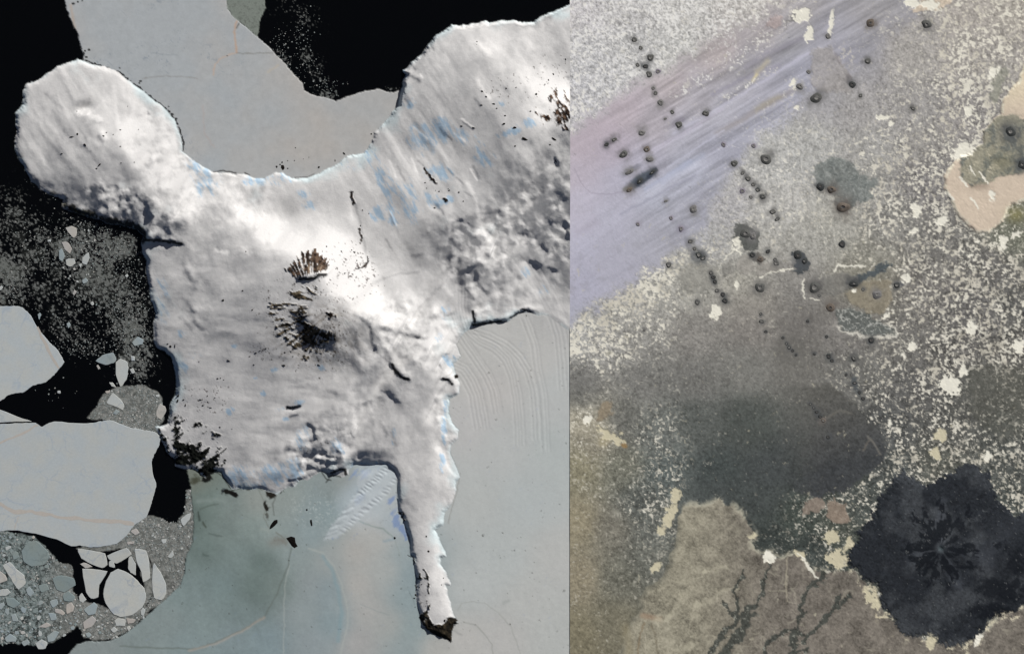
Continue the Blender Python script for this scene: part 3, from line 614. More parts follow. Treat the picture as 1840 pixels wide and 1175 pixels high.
# snow
tone = sstep(.6, 1.3, fbm(X, Y, 45, 4, 75) * .5 + np.exp(-np.maximum(sdl, 0) / 16.0) * .9 + .2)
sc = lerp(SNOW, SNOWC, tone[..., None])
colr = lerp(colr, sc, land[..., None])
# wind-polished blue ice
BLUE = np.zeros(L.shape)
for x, y, rx, ry, a, v in ((695,340,14,60,-18,.75),(680,385,16,14,0,.8),(735,360,22,45,-20,.5),(665,285,10,26,-20,.5),(760,250,26,28,0,.75),(790,235,22,24,0,.8),(830,245,30,18,20,.4),(790,310,26,18,10,.7),(870,285,20,16,20,.7),(860,265,16,14,0,.4),
      (775,360,24,14,20,.6),(918,240,26,7,-15,.8),(945,225,22,10,-10,.6),(900,185,12,10,0,.4),(800,362,20,7,-20,.9),(705,395,10,14,0,.5),(735,185,14,12,0,.5),(355,300,22,12,35,.8),(372,308,18,10,40,.9),(370,330,30,26,0,.5),(460,325,22,10,0,.7),(500,322,30,14,0,.5),(545,350,30,14,0,.3),
      (430,855,34,18,0,.75),(455,870,26,10,0,.8),(490,855,30,22,0,.7),(530,845,24,22,0,.6),(545,790,14,30,0,.5),(610,800,16,18,0,.5),(414,738,7,8,30,1.1),(495,664,7,5,0,1.0),(460,679,4,3,0,.9),(475,706,5,5,0,.9),(424,621,6,4,0,.8),(540,722,8,6,0,.9),(505,735,8,6,0,.6),(515,752,7,4,0,.7),(578,660,12,7,0,.5),
      (735,700,10,8,0,0),(800,735,6,24,0,.8),(798,775,5,30,0,.8),(796,825,6,20,0,.9),(708,785,5,16,0,.7),(670,838,34,9,0,.7),(805,650,14,14,0,.6),(790,605,10,10,0,.5),(760,880,10,20,0,.0),(640,840,10,14,0,.5),(800,562,10,16,0,.5),(325,660,16,20,0,.5),(290,540,22,60,0,.3),(325,600,14,10,0,.3),(350,640,20,14,0,.25),
      (945,490,12,12,0,.5),(980,520,16,20,40,.3),(725,130,10,20,0,.4),(625,300,30,14,-20,.4),(560,370,22,14,0,.35)):
    blob(L, BLUE, x, y, rx, ry, a, v, 'max')
bn = fbm(X, Y, 5.5, 4, 76, .7, 58, 4.0)
blue = sstep(.22, .85, BLUE * 1.05 + .62 * bn * sstep(.02, .3, BLUE))
mix(blue * .85 * land, alb(146,170,188))
# blue ice on the shelf beside the peninsula and in the tongue's troughs
B2 = np.zeros(L.shape)
for x, y, rx, ry, a, v in ((712,935,11,17,-25,1.0),(722,950,6,14,-25,1.0),(730,965,5,10,-20,.9),(703,895,6,12,25,.9),(648,895,9,14,35,.9),(655,850,24,12,-20,.8),(680,870,12,12,0,.4),(635,930,14,20,40,.3),(598,965,16,8,-20,.3),(640,960,10,10,0,.3)):
    blob(L, B2, x, y, rx, ry, a, v, 'max')
mix(sstep(.35, .9, B2 + .4 * fbm(X, Y, 6, 3, 77, .6, -55, 2.2)) * .75 * fast, alb(112,134,172))
mix(sstep(.3, .8, ridges) * fast * .4, alb(172,184,190))
tongue = poly_sd(L, [(700,838),(716,856),(700,885),(668,915),(632,945),(605,966),(582,970),(596,945),(622,912),(646,880),(640,862),(655,845)], 14, 2.0, 6.0, 34)
mix(sstep(-3, 3, tongue) * fast * .6, alb(178,184,186))

# ---- rock that stands out of the snow, and cliffs with painted shade
ROCK = np.zeros(L.shape); ROCKID = np.zeros(L.shape, int)
DARK = alb(30,26,23); BROWN = alb(66,54,44); TAN = alb(150,132,110)
rn = fbm(X, Y, 6, 4, 81, .7)
def rock(poly, field, thr, rid, col_a=DARK, col_b=BROWN, soft=4.0, pad=14):
    """rock where field exceeds thr inside an uneven outline"""
    sd = poly_sd(L, poly, pad, 2.0, 6.0, 82)
    m = sstep(thr - .05, thr + .3, field + .5 * np.clip(sd / soft, -6, 1) - .5)
    ROCK[:] = np.maximum(ROCK, m)
    ROCKID[m > .5] = rid
    c = lerp(np.asarray(col_a), np.asarray(col_b), sstep(-.4, .7, fbm(X, Y, 5, 3, 83 + rid))[..., None])
    global colr
    colr = lerp(colr, c, m[..., None])
def radial(cx, cy, n, seed, jit=.35):
    a = np.arctan2(Y - cy, X - cx); r = np.hypot(X - cx, Y - cy)
    return vnoise(a * n + jit * fbm(X, Y, 9, 3, seed), r / 26.0 + 3, seed) * 1.0 + .45 * vnoise(a * n * 2.1, r / 12.0, seed + 1)
fan = .8 * radial(562, 536, 33.0, 91, .15) + .5 * fbm(X, Y, 8, 3, 87, .6)
rock([(517,488),(521,480),(534,470),(545,459),(554,456),(567,452),(578,461),(592,470),(591,481),(583,490),(572,489),(563,491),(543,497),(534,498)], fan * .9 + .80, .2, 11, alb(34,27,23), alb(84,68,56))
mix(np.exp(-((X - 562) / 20) ** 2 - ((Y - 483) / 7) ** 2) * sstep(.0, .6, radial(562, 530, 15, 93)) * .8, TAN)
wst = .7 * radial(604, 552, 26.0, 94, .25) + .6 * fbm(X, Y, 5, 3, 89, .65, 18, 2.6)
core = np.zeros(L.shape)
for x, y, rx, ry, a, v in ((548,580,18,12,35,.9),(530,566,20,7,20,.6),(556,598,12,10,0,1.2),(585,600,18,9,10,1.4),(565,615,26,7,5,.9),(520,592,16,10,0,.5),(570,632,20,8,0,.35),(545,515,14,5,30,.4),(520,545,14,8,20,.3),(527,620,10,8,0,.4)):
    blob(L, core, x, y, rx, ry, a, v)
rock([(476,553),(490,546),(511,537),(525,524),(538,515),(556,512),(569,512),(576,528),(565,539),(554,555),(552,568),(560,584),(576,586),(580,593),(596,595),(603,609),(585,620),(578,640),(560,648),(543,651),(556,636),(525,626),(507,606),(496,590),(489,573)],
     wst * 1.0 + core * .62 + .26, .2, 12, alb(36,32,26), alb(92,82,66), soft=6)
crat = np.zeros(L.shape)
for x, y, r, v in ((597,565,6.5,1.3),(589,562,4,.8),(603,556,3.5,.6),(595,573,4,.8),(588,569,3,.7),(606,568,3,.7)): blob(L, crat, x, y, r, r * .85, 0, v)
rock([(580,548),(612,548),(612,578),(582,578)], crat + .3 * rn, .55, 13, alb(22,16,12), alb(60,46,30))
mix(np.exp(-((X - 597) / 13) ** 2 - ((Y - 562) / 12) ** 2) * (1 - ROCK) * .6 * sstep(-.2, .6, rn), alb(150,140,118))
fld = np.zeros(L.shape)
for x, y, rx, ry, a, v in ((345,812,26,14,10,1.3),(318,790,10,30,0,.75),(315,755,6,22,0,.8),(352,762,12,7,-20,.9),(375,835,24,18,-30,.8),(365,850,22,10,0,1.0),(300,800,10,18,0,.8),(390,800,14,20,0,.45),(335,830,18,10,0,1.1),(325,830,14,8,0,1.0),(372,770,14,10,0,.3),(404,828,10,14,0,.5),(285,772,8,8,0,.9),(292,790,6,8,0,.8)):
    blob(L, fld, x, y, rx, ry, a, v)
rock([(277,764),(300,762),(309,736),(322,738),(340,748),(357,752),(384,770),(406,778),(400,795),(414,802),(411,826),(404,838),(384,848),(370,860),(352,846),(330,846),(314,832),(300,816),(293,800),(288,785)],
     fbm(X, Y, 9, 4, 95, .7, -40, 1.8) * .85 + fld * .85 - .15, .3, 14, alb(12,13,11), alb(26,28,24), soft=5)
rock([(756,1101),(768,1095),(770,1107),(776,1117),(781,1122),(795,1121),(803,1115),(804,1109),(814,1107),(824,1118),(815,1123),(812,1134),(811,1152),(797,1147),(780,1140),(762,1126),(754,1113)], rn * .3 + .95, .3, 15, alb(22,20,16), alb(48,42,32), soft=2.5)
mix(np.exp(-((X - 763) / 3.5) ** 2 - ((Y - 1112) / 9) ** 2) * sstep(-.2, .5, fbm(X, Y, 5, 3, 96, .6, 80, 2)) * .8, alb(150,150,144))
mt = fbm(X, Y, 5, 4, 97, .65, 62, 3.0)
fld2 = np.zeros(L.shape)
for x, y, rx, ry, a, v in ((1012,195,14,26,15,1.1),(1015,215,10,12,0,1.2),(1000,170,5,10,0,.6),(985,215,12,8,20,.8),(965,207,10,7,0,.6),(943,198,6,7,0,.8),(988,180,6,14,0,.5),(1015,235,10,6,20,.8),(965,172,5,6,0,.7),(998,160,4,7,0,.6)):
    blob(L, fld2, x, y, rx, ry, a, v)
rock([(985,150),(1030,140),(1030,245),(985,240),(935,205),(935,190),(955,190),(980,195)], mt * .8 + fld2 * .8 - .2, .3, 16, alb(24,18,15), alb(84,66,52), soft=5)
pen = np.zeros(L.shape)
for P in ([(750,1038),(758,1039),(768,1038),(771,1048)],[(761,1023),(768,1030),(769,1036)],[(748,1052),(749,1056)],[(770,1052),(770,1064)],[(747,1068),(750,1072)],[(772,1088),(771,1093)],[(756,1030),(752,1040)]): line_fall(L, P, 2.6, pen, 1.0, 'max', rough=1.5)
rock([(742,1015),(778,1015),(778,1098),(742,1098)], pen + .45 * rn, .6, 17, alb(18,18,15), alb(36,34,28), soft=3)
for P, rid, wd in (([(716,920),(726,923),(722,928),(727,934)],18,2.2),([(631,345),(633,356),(636,366)],19,3.2),([(646,412),(649,424),(651,432)],20,3.0),([(660,462),(663,470),(656,478),(642,484)],21,2.2),([(762,304),(770,314),(784,330)],22,2.6),([(797,359),(804,362)],23,3.0),([(735,998),(745,1003),(744,1012)],24,1.1)):
    t = np.zeros(L.shape); line_fall(L, P, wd, t, 1, rough=1.8, rscale=5)
    Q = np.asarray(P, float)
    rock([(Q[:, 0].min() - 8, Q[:, 1].min() - 8), (Q[:, 0].max() + 8, Q[:, 1].min() - 8), (Q[:, 0].max() + 8, Q[:, 1].max() + 8), (Q[:, 0].min() - 8, Q[:, 1].max() + 8)], t + .35 * rn, .5, rid, alb(20,17,15), alb(50,42,36), soft=3)
t = np.zeros(L.shape); blob(L, t, 820, 676, 5, 5, 0, 1.2)
rock([(808,664),(832,664),(832,688),(808,688)], t + .2 * rn, .6, 25, alb(20,16,8), alb(48,40,20))
mix(sstep(.35, .75, CLIFF_SHADE * (1 + .4 * rn)) * land * .93, alb(22,21,19))  # dark cliff rock and its shadow, both put into the colour
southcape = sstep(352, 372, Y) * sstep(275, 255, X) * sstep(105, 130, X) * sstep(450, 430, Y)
mix(sstep(.3, .8, southcape * np.exp(-(np.maximum(sdl, 0) / 13.0) ** 2) * (1 + .5 * rn + .3 * fbm(X, Y, 14, 3, 88))) * land * .94, alb(18,18,16))  # south cliff of the cape: black rock with deep shade painted in
# scattered scree and dust on the volcano's snow
scr = np.zeros(L.shape)
for x, y, rx, ry, v in ((640,500,40,30,.5),(620,470,30,25,.45),(640,460,16,14,.6),(560,620,50,40,.5),(600,610,30,40,.5),(500,560,30,40,.4),(565,515,30,14,.5),(620,545,20,20,.35),(470,630,20,10,.5),(380,720,30,14,.6),(370,700,40,6,.5),(760,1085,12,18,.4),(560,800,30,14,.2),(1000,120,30,20,.25),(920,160,60,30,.12)): blob(L, scr, x, y, rx, ry, 0, v)
mix(sstep(.75, 1.05, fbm(X, Y, 4, 3, 98, .7) + scr * .55) * land * (1 - ROCK) * .85 * (scr > .05), alb(60,52,46))
dst = np.exp(-(((X - 566) / 70) ** 2 + ((Y - 600) / 52) ** 2) ** 1.2)
mix(dst * land * (1 - ROCK) * sstep(-.7, .5, .8 * wst + .4 * rn) * .8, alb(112,104,95))
mix(np.exp(-((X - 605) / 55) ** 2 - ((Y - 625) / 40) ** 2) * land * (1 - ROCK) * sstep(-.3, .7, fbm(X, Y, 10, 4, 99, .65, 40, 2)) * .45, alb(112,104,94))
# olive and near-black mottling on the cliffs of the cape's west point
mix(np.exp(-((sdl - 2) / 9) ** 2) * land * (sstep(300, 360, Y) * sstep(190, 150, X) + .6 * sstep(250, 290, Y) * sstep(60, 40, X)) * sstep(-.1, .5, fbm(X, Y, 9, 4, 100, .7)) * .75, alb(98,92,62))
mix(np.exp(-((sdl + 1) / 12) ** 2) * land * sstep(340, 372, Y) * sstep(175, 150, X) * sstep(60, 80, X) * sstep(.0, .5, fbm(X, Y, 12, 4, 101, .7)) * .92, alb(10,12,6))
# rough rock relief
Z = Z + ROCK * land * (.9 + 1.2 * fbm(X, Y, 5, 3, 102))

# ---- cut into objects
M_SNOW = material('snow', .85, .12, grain=.035, gscale=.3, bump=.25, bscale=.35)
M_ICE = material('sea_ice', .8, .15, grain=.03, gscale=.3, bump=.06, bscale=.4)
M_SEA = material('sea_water', .22, .35, grain=.25, gscale=.5)
M_ROCK = material('dark_rock', .95, .08, grain=.3, gscale=.4, bump=.5, bscale=.4)
M_SLUSH = material('slush_ice', .85, .12, grain=.12, gscale=.45, bump=.1, bscale=.5)
LABL = np.zeros((ny - 1, nx - 1), int)
LABL[cell(fast) > .5] = 3
LABL[cell(bay) > .5] = 2
LABL[cell(wedge) > .5] = 4
LABL[(cell(slush) > .5)] = 5
LABL[(cell(sstep(-1, 1, tongue) * fast) > .5)] = 7
LABL[cell(land) > .5] = 1
rc = (cell(ROCK) > .5) & (cell(land) > .5)
rid = np.maximum.reduce([ROCKID[:-1, :-1], ROCKID[1:, :-1], ROCKID[:-1, 1:], ROCKID[1:, 1:]])
LABL[rc & (rid > 10)] = rid[rc & (rid > 10)]
yc = cell(Y)
for a_, b_, k_ in ((1057, 1066.5, 26), (1066.5, 1080, 27), (1080, 1100, 28)): LABL[(LABL == 17) & (yc > a_) & (yc <= b_)] = k_
xc = cell(X); LABL[(LABL == 26) & (xc > 760)] = 29
RG = 'dark rock outcrops in the snow'
tabL = {0: dict(name='sea_water', mat=M_SEA, kind='structure'), 1: dict(name='snow_terrain', mat=M_SNOW, kind='structure'),
 2: dict(name='bay_ice', mat=M_ICE, kind='structure'), 3: dict(name='shelf_ice', mat=M_ICE, kind='structure'), 4: dict(name='slush_ice', mat=M_SLUSH, kind='structure'), 5: dict(name='brash_ice_ground', mat=M_SLUSH, kind='structure'),
 7: dict(name='glacier_tongue', mat=M_ICE, label='jagged blue-white glacier tongue with toothed edges running out over the teal ice', cat='glacier')}
for k, lb in ((11,'fan of dark brown rock ribs streaked with snow just north of the summit crater'),(12,'large dark rock flank streaked with snow on the west side of the volcano summit'),(13,'small round dark brown crater at the middle of the volcano summit'),
  (14,'ragged black rock field speckled with snow above the dark channel on the southwest shore'),(15,'black rock tip at the far south end of the snowy peninsula'),(16,'dark mountain ribs with diagonal snow streaks at the upper right edge of the ice'),
  (17,'black hooked rock wall across the west half of the peninsula near its tip'),(26,'small black rock on the west shore of the peninsula under the hooked wall'),(29,'short upright black rock in mid peninsula under the hooked wall'),(27,'tiny black rock at a kink of the peninsula west shore'),(28,'small black rock in mid peninsula just above the dark tip'),(18,'small black hooked rock on the west shore of the peninsula beside blue ice'),(19,'small black rock alone on bright snow below the bay ice'),
  (20,'slim dark rock at the foot of a long thin snow crease above the volcano'),(21,'hooked line of dark rocks in bright snow northeast of the summit'),(22,'thin dark rock rib slanting across the blue-ice slopes'),(23,'stubby dark rock at the end of a straight blue ice strip'),
  (24,'thin black edge of bare cliff on the west shore of the narrow peninsula'),(25,'small round brown rock on the east shore beside the flow bands')):
    tabL[k] = dict(name='rock_outcrop', mat=M_ROCK, label=lb, cat='rock', group=RG)
tabL[13]['name'] = 'volcanic_crater'; tabL[13]['cat'] = 'crater'; tabL[13]['group'] = None
def pad_out(F, arrs, LABm, left, right, top, bot):
    """carry the ground on past the frame"""
    xs = np.r_[F.xs[0] - np.array(left[::-1]), F.xs, F.xs[-1] + np.array(right)] if (left or right) else F.xs
    ys = np.r_[F.ys[0] - np.array(top[::-1]), F.ys, F.ys[-1] + np.array(bot)]
    pw = ((len(top), len(bot)), (len(left), len(right)))
    def run(a, ax):                                  # running mean, so the far ground does not streak
        k = 75; p = [(0, 0)] * a.ndim; p[ax] = (k // 2 + 1, k // 2)
        c = np.cumsum(np.pad(a, p, mode='edge'), axis=ax)
        n_ = a.shape[ax]
        return (np.take(c, np.arange(k, k + n_), axis=ax) - np.take(c, np.arange(n_), axis=ax)) / k
    out = []
    for a in arrs:
        q = np.pad(a, pw + ((0, 0),) * (a.ndim - 2), mode='edge')
        t_, b_, l_, r_2 = len(top), len(bot), len(left), len(right)
        if l_: q[:, :l_] = run(q[:, l_:l_ + 1], 0)
        if r_2: q[:, -r_2:] = run(q[:, -r_2 - 1:-r_2], 0)
        q[:t_] = run(q[t_:t_ + 1], 1); q[-b_:] = run(q[-b_ - 1:-b_], 1)
        out.append(q)
    return Field(xs, ys), out, np.pad(LABm, pw, mode='edge')
RING = [30, 120, 400, 1200]
Zs = Z.copy()
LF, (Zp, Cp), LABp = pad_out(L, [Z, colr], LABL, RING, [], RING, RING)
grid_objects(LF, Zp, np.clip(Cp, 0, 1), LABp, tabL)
def ground_left(x, y):
    i = int(np.clip(round((x - ux[0]) / ST), 0, nx - 1)); j = int(np.clip(round((y - uy[0]) / ST), 0, ny - 1))
    return float(Zs[j, i])
CHAINS = [  # label pattern, cones from the top down
('{} cone in the upper left chain leading from the pale plain into the pink band', [(1140,72,5,'d',.9),(1151,87,3.6,'d',1),(1168,104,6,'d',1),(1160,120,5,'k',.8),(1166,134,5.5,'d',1),(1174,159,3.4,'g',1),(1178,168,3.8,'d',1),(1187,185,5.6,'g',1),(1208,202,3.8,'d',1),(1220,225,6,'d',1)]),
('{} cone in the chain slanting right at the lower edge of the lilac band', [(1319,294,6,'d',1),(1334,311,4,'d',.8),(1344,321,5,'d',.9),(1353,332,4,'d',1),(1361,341,4.6,'k',.9),(1371,353,6,'d',.8)]),
('{} cone in the dark ragged chain below the lower tip of the lilac band', [(1206,392,4,'p',1),(1224,411,5,'p',1),(1241,434,5,'d',.8),(1248,447,3.4,'d',1),(1255,458,5.5,'k',1),(1263,464,5,'k',.9),(1278,490,4,'d',1),(1281,498,4.6,'k',.8),(1285,506,4,'k',1),(1288,522,4.2,'d',1),(1299,529,4.4,'k',1),(1303,540,5.4,'k',.9)]),
('{} pit cone in the thin beaded chain near the middle of the grey plain', [(1407,607,2.8,'k',1),(1413,617,2.8,'k',1),(1418,624,3.4,'k',1),(1424,630,2.8,'k',1),(1430,638,2.6,'k',1)]),
('{} pit cone of the curved chain on the dark lava shield', [(1456,726,2.6,'k',1),(1462,732,2.6,'k',1),(1468,740,4,'k',.8),(1474,748,4,'k',.8),(1479,755,4,'b',1)]),
('{} cone of the short chain right above the dark shield', [(1520,673,2.8,'k',1),(1536,688,4.6,'k',.6),(1544,705,3.4,'k',1),(1551,716,3.6,'k',1)])]
SINGLES = [(1146,117,3.6,'d',1,0,'tiny cone standing left of the upper left chain'),(1183,129,5,'p',1,0,'faint ring cone right of the upper left chain'),(1195,214,3,'d',.5,-20,'tiny flat cone in the purple band just below the chain'),(1268,204,6.4,'d',.8,20,'dark cone with a bright streak behind it inside the lilac streaks'),
(1153,239,7,'g',.7,-10,'open horseshoe cone in the pink part of the band'),(1090,260,5,'k',.6,-32,'black elongated ridge cone farthest left in the pink band'),(1104,251,5,'d',.6,-32,'grey ridge cone joined to the right end of the black one'),(1121,277,8,'d',.7,-32,'dark cone left of the big blue-black ridges in the pink band'),(1162,269,6.4,'b',.75,-10,'brown cone with an open crater above the blue-black ridges'),(1167,286,7,'g',.75,-10,'grey cone right above the largest blue-black ridge'),
(1131,342,6,'b',.6,-30,'small brown cone at the lower left end of the largest blue-black ridge'),(1150,326,6.4,'k',.6,-50,'black knob in the middle of the largest blue-black ridge'),(1172,310,6.6,'k',.45,-45,'sharp black ridge at the upper right end of the blue-black ridges'),(1132,309,8,'g',.5,-32,'pale grey elongated ridge above the largest blue-black ridge'),
(1376,286,9.5,'d',1,0,'large round dark cone alone beside the lower edge of the band'),(1300,260,4.6,'p',1,0,'faint purple cone inside the bluish part of the band'),(1354,262,4.4,'p',1,0,'faint reddish cone between the band and the large round one'),(1438,156,6,'g',1,0,'grey cone ringed by white clay in the band'),(1453,130,4,'g',1,0,'small faint cone above the one ringed by white clay'),
(1564,42,7.4,'b',1,0,'reddish-brown round cone with a pale crater near the top'),(1665,45,9.5,'d',.7,5,'dark oval cone beside white clay near the top right'),(1531,152,6.5,'k',1,0,'dark cone at the end of a grey valley in the upper middle'),(1559,110,6,'d',.8,-30,'rough double cone right of the band in the upper middle'),(1468,176,10,'d',.9,0,'biggest round cone on the upper middle plain with a dark rim'),(1546,172,3.4,'d',1,0,'tiny round cone right of the bright clay strip in the upper middle'),(1640,195,5,'d',.6,40,'small slanting cone in the middle of the upper right plain'),(1488,66,5,'g',1,0,'faint worn ring cone below the top edge near the white clay'),
(1815,237,9,'k',1,0,'black cone with blurred edges on the pale tableland at the right edge'),(1349,354,4,'g',.8,20,'faint grey cone just left of the end of the slanting chain'),(1334,343,5,'p',1,0,'washed-out ring cone left of the slanting chain'),(1246,376,7,'g',1,0,'lone round grey cone between the band and the plain'),(1196,362,4,'g',.5,-20,'flat little cone on the lilac band alone'),(1146,403,4,'p',1,0,'faint little cone with a bright tail in the lower lilac band'),
(1202,476,5,'d',1,0,'round ring cone at the very lower edge of the lilac band'),(1253,543,5,'d',1,0,'double ring cone on speckled ground left of the triangular clay pan'),(1366,517,8.6,'d',1,0,'dark horseshoe cone near the centre of the plain'),(1388,381,5.6,'d',.8,0,'cone above the round dark lava patch'),(1397,394,5,'d',.7,-30,'triangular dark cone right of and above the round dark lava patch'),(1380,452,4.4,'k',.8,-40,'small black wedge cone right of the dark lava patch'),
(1394,473,5.4,'d',1,0,'dark twin cone at the right of the pale lobe'),(1393,467,3.6,'d',1,0,'small dark cone perched on the twin one'),(1352,458,5,'k',1,0,'black cone between the dark lava patch and the pale lobe'),(1366,466,6,'b',.8,20,'brown-black cone low on the right of the dark lava patch'),(1340,420,9,'d',.9,0,'worn cone inside the round dark lava patch'),(1353,424,6,'g',1,0,'grey ring crater beside the worn cone in the dark lava patch'),
(1434,459,8,'k',.9,40,'large rough black cone right of centre'),(1445,469,6,'k',.8,-40,'black cone joined to the lower right of the large rough one'),(1474,335,7,'k',1,0,'dark round cone at the left foot of the feathery flow'),(1494,341,8,'b',.75,15,'brown flat cone between two dark cones at the feathery flow'),(1514,372,12,'b',.7,-15,'big dark brown cone below the feathery flow'),(1513,438,5.6,'k',1.25,-20,'little black rectangular twin-pit cone on speckled ground'),
(1463,516,10,'d',.95,0,'dark shield-like cone ringed with white clay arcs'),(1472,531,3,'d',1,0,'tiny cone by the clay hook below the cone with clay arcs'),(1492,553,8,'b',.95,0,'brown-rimmed cone left of the ragged grey flow'),(1451,577,2.8,'k',1,0,'tiny dark cone alone on smooth grey ground'),(1535,509,8,'k',.75,-10,'black cone at the root of the slanting blue-black flow'),(1551,520,3.4,'d',1,0,'tiny dark cone right of the bright white oval'),(1576,529,8,'g',.95,0,'smooth grey disc-like dome on the tan ground'),(1611,512,5.6,'k',.9,20,'black cone with a pale tail near the bright clay pan'),
(1485,605,3,'k',1,0,'tiny black ring cone below the brown-rimmed one'),(1565,611,5.6,'k',1,-30,'dark ring cone under the ragged grey flow'),(1463,636,3,'k',.8,0,'tiny cone left of a pair of ring cones'),(1489,640,4.6,'k',1.1,-20,'upper black ring cone of a pair on grey ground'),(1495,648,3.6,'k',1,0,'lower smaller ring cone of the pair on grey ground'),(1530,673,2.4,'d',1,0,'tiny cone right of the top of the short chain'),(1534,643,6,'d',.8,20,'blurred dark cone surrounded by a dark smudge'),(1488,785,4.2,'k',1,0,'single pit cone in the middle of the dark shield'),
(1376,596,3,'k',1,0,'tiny sharp ring cone above the beaded chain'),(1367,564,2.8,'k',.8,-30,'tiny black cone well above the beaded chain'),(1369,577,4.6,'d',.8,0,'broken little crater just below the tiny black cone'),(1157,594,3,'d',.6,-10,'faint small mound on the speckled left plain'),(1836,296,8,'k',1,0,'dark bluish cone cut by the right edge on the tableland')]
# ================================================================== THE LAVA PLAIN (east tract)
rx = np.arange(1024.0, 1840 + MARG + 1, ST); ry = uy.copy()
R = Field(rx, ry)
X, Y = R.X, R.Y
BASE = [  # x, y, r, g, b, pale clay cover, contrast
(1040,20,190,187,186,.34,1),(1130,20,188,186,183,.34,1),(1230,20,192,190,185,.45,1),(1330,20,190,186,180,.45,1),(1430,20,178,172,168,.3,1),(1540,20,158,154,156,.1,.6),(1640,20,162,158,154,.28,1),(1740,20,166,160,152,.42,1),(1830,20,168,162,152,.45,1),
(1040,100,186,185,184,.36,1),(1130,100,184,183,180,.34,1),(1230,100,188,187,182,.34,1),(1300,100,184,180,178,.3,1),(1450,100,158,156,160,.05,.5),(1540,100,158,156,158,.08,.6),(1640,100,164,160,154,.2,1),(1740,100,160,155,148,.5,1),(1830,100,158,153,146,.5,1),
(1040,180,186,185,186,.42,1),(1090,150,190,189,188,.42,1),(1480,180,164,162,162,.1,.7),(1540,200,158,155,152,.14,1),(1640,200,154,151,147,.28,1),(1740,200,146,142,138,.52,1.1),(1800,150,150,146,140,.5,1.1),
(1400,290,180,179,174,.3,1),(1460,260,172,171,166,.25,1),(1560,260,162,160,155,.3,1),(1560,310,154,152,146,.4,1.1),(1660,260,142,139,134,.42,1.1),(1660,330,130,127,124,.44,1.2),
(1300,380,170,168,167,.2,1),(1400,370,178,176,170,.28,1),(1500,410,162,160,151,.26,1),(1600,400,138,136,130,.42,1.2),(1680,430,122,120,115,.44,1.3),(1820,420,118,119,106,.3,1.1),(1780,480,110,108,104,.5,1.4),
(1280,430,166,165,162,.25,1),(1340,450,168,166,158,.22,1),(1440,430,166,164,156,.22,1),(1150,560,158,156,149,.36,1.1),(1180,510,168,166,158,.42,1.1),(1250,510,160,158,149,.22,1),(1330,500,160,157,147,.18,1),(1430,500,140,137,131,.12,.9),(1560,500,134,130,116,.14,.9),(1560,470,140,138,128,.3,1.1),
(1660,520,120,117,112,.44,1.4),(1740,560,108,106,103,.5,1.5),(1830,540,108,107,103,.5,1.5),
(1040,610,172,171,166,.58,1.2),(1080,620,160,158,152,.5,1.2),(1130,610,146,144,138,.34,1.1),(1250,600,136,133,127,.16,.9),(1350,590,132,128,122,.12,.8),(1350,550,140,136,128,.15,.8),(1440,590,116,113,108,.06,.7),(1520,600,124,121,116,.16,1),(1620,620,114,112,107,.3,1.2),(1720,640,104,102,98,.44,1.4),(1820,640,106,104,99,.5,1.5),
(1040,690,118,117,113,.12,1),(1150,680,122,121,116,.12,1),(1250,680,118,117,112,.1,.9),(1340,660,124,123,117,.06,.8),(1430,650,116,114,108,.05,.7),(1540,680,112,111,106,.26,1.1),(1640,700,100,99,96,.34,1.3),(1750,700,95,95,90,.2,1.1),(1830,700,96,96,90,.28,1.2),
(1040,715,114,114,108,.1,1),(1038,752,172,166,148,.4,1),(1062,770,160,154,136,.3,1),(1120,760,112,112,106,.16,1.1),(1180,780,112,115,110,.3,1.3),(1250,760,92,95,91,.12,1),(1340,760,80,84,80,.05,.8),(1600,770,88,89,87,.34,1.3),(1700,770,92,92,88,.34,1.3),(1820,780,88,90,86,.3,1.3),
(1040,840,136,131,110,.2,1),(1060,790,138,133,118,.3,1),(1120,840,116,116,104,.22,1.1),(1190,850,94,100,97,.3,1.5),(1150,900,100,103,98,.3,1.4),(1290,850,74,80,78,.07,.9),(1380,850,76,80,79,.06,.8),(1600,850,84,87,84,.36,1.4),(1690,830,92,93,86,.42,1.3),(1820,850,84,86,82,.42,1.4),
(1040,940,146,138,116,.16,.9),(1100,950,120,117,106,.15,1.1),(1170,950,102,104,98,.24,1.4),(1290,880,76,80,78,.08,.9),(1370,900,70,74,72,.1,1),(1380,960,64,69,66,.14,1.2),(1430,930,74,80,74,.22,1.3),(1460,980,66,71,68,.2,1.3),(1500,950,84,88,80,.35,1.3),(1550,900,80,84,80,.3,1.3),
(1040,1040,142,134,114,.12,.9),(1110,1040,112,111,100,.16,1.2),(1160,1010,106,107,99,.18,1.2),(1040,1140,126,120,100,.1,.9),(1100,1120,118,114,98,.08,.9),(1820,900,80,84,80,.4,1.4)]
bs = idw(R, BASE, 5, 26.0, 2.2)
bs[..., :3] -= (2 * sstep(380, 520, Y))[..., None]
c0 = np.clip(lin(bs[..., :3]) / FLAT, 0, 1)
cover, con = bs[..., 3], bs[..., 4]
CREAM = alb(231,226,209)
w1 = fbm(X, Y, 30, 3, 201)
xx, yy = X + 5 * fbm(X, Y, 12, 3, 202), Y + 5 * fbm(X, Y, 12, 3, 203)
grain = np.random.RandomState(77).normal(0, 1, R.shape)
fine = fbm(X, Y, 3.6, 3, 204, .75) + .22 * grain; mid = fbm(xx, yy, 13, 4, 205, .65)
worm = 1 - np.abs(vnoise(xx / 7.0, yy / 7.0, 206)) * 2.4
worm2 = 1 - np.abs(vnoise(xx / 10.0 + 40, yy / 10.0, 207)) * 2.6
HZ = np.zeros(R.shape)
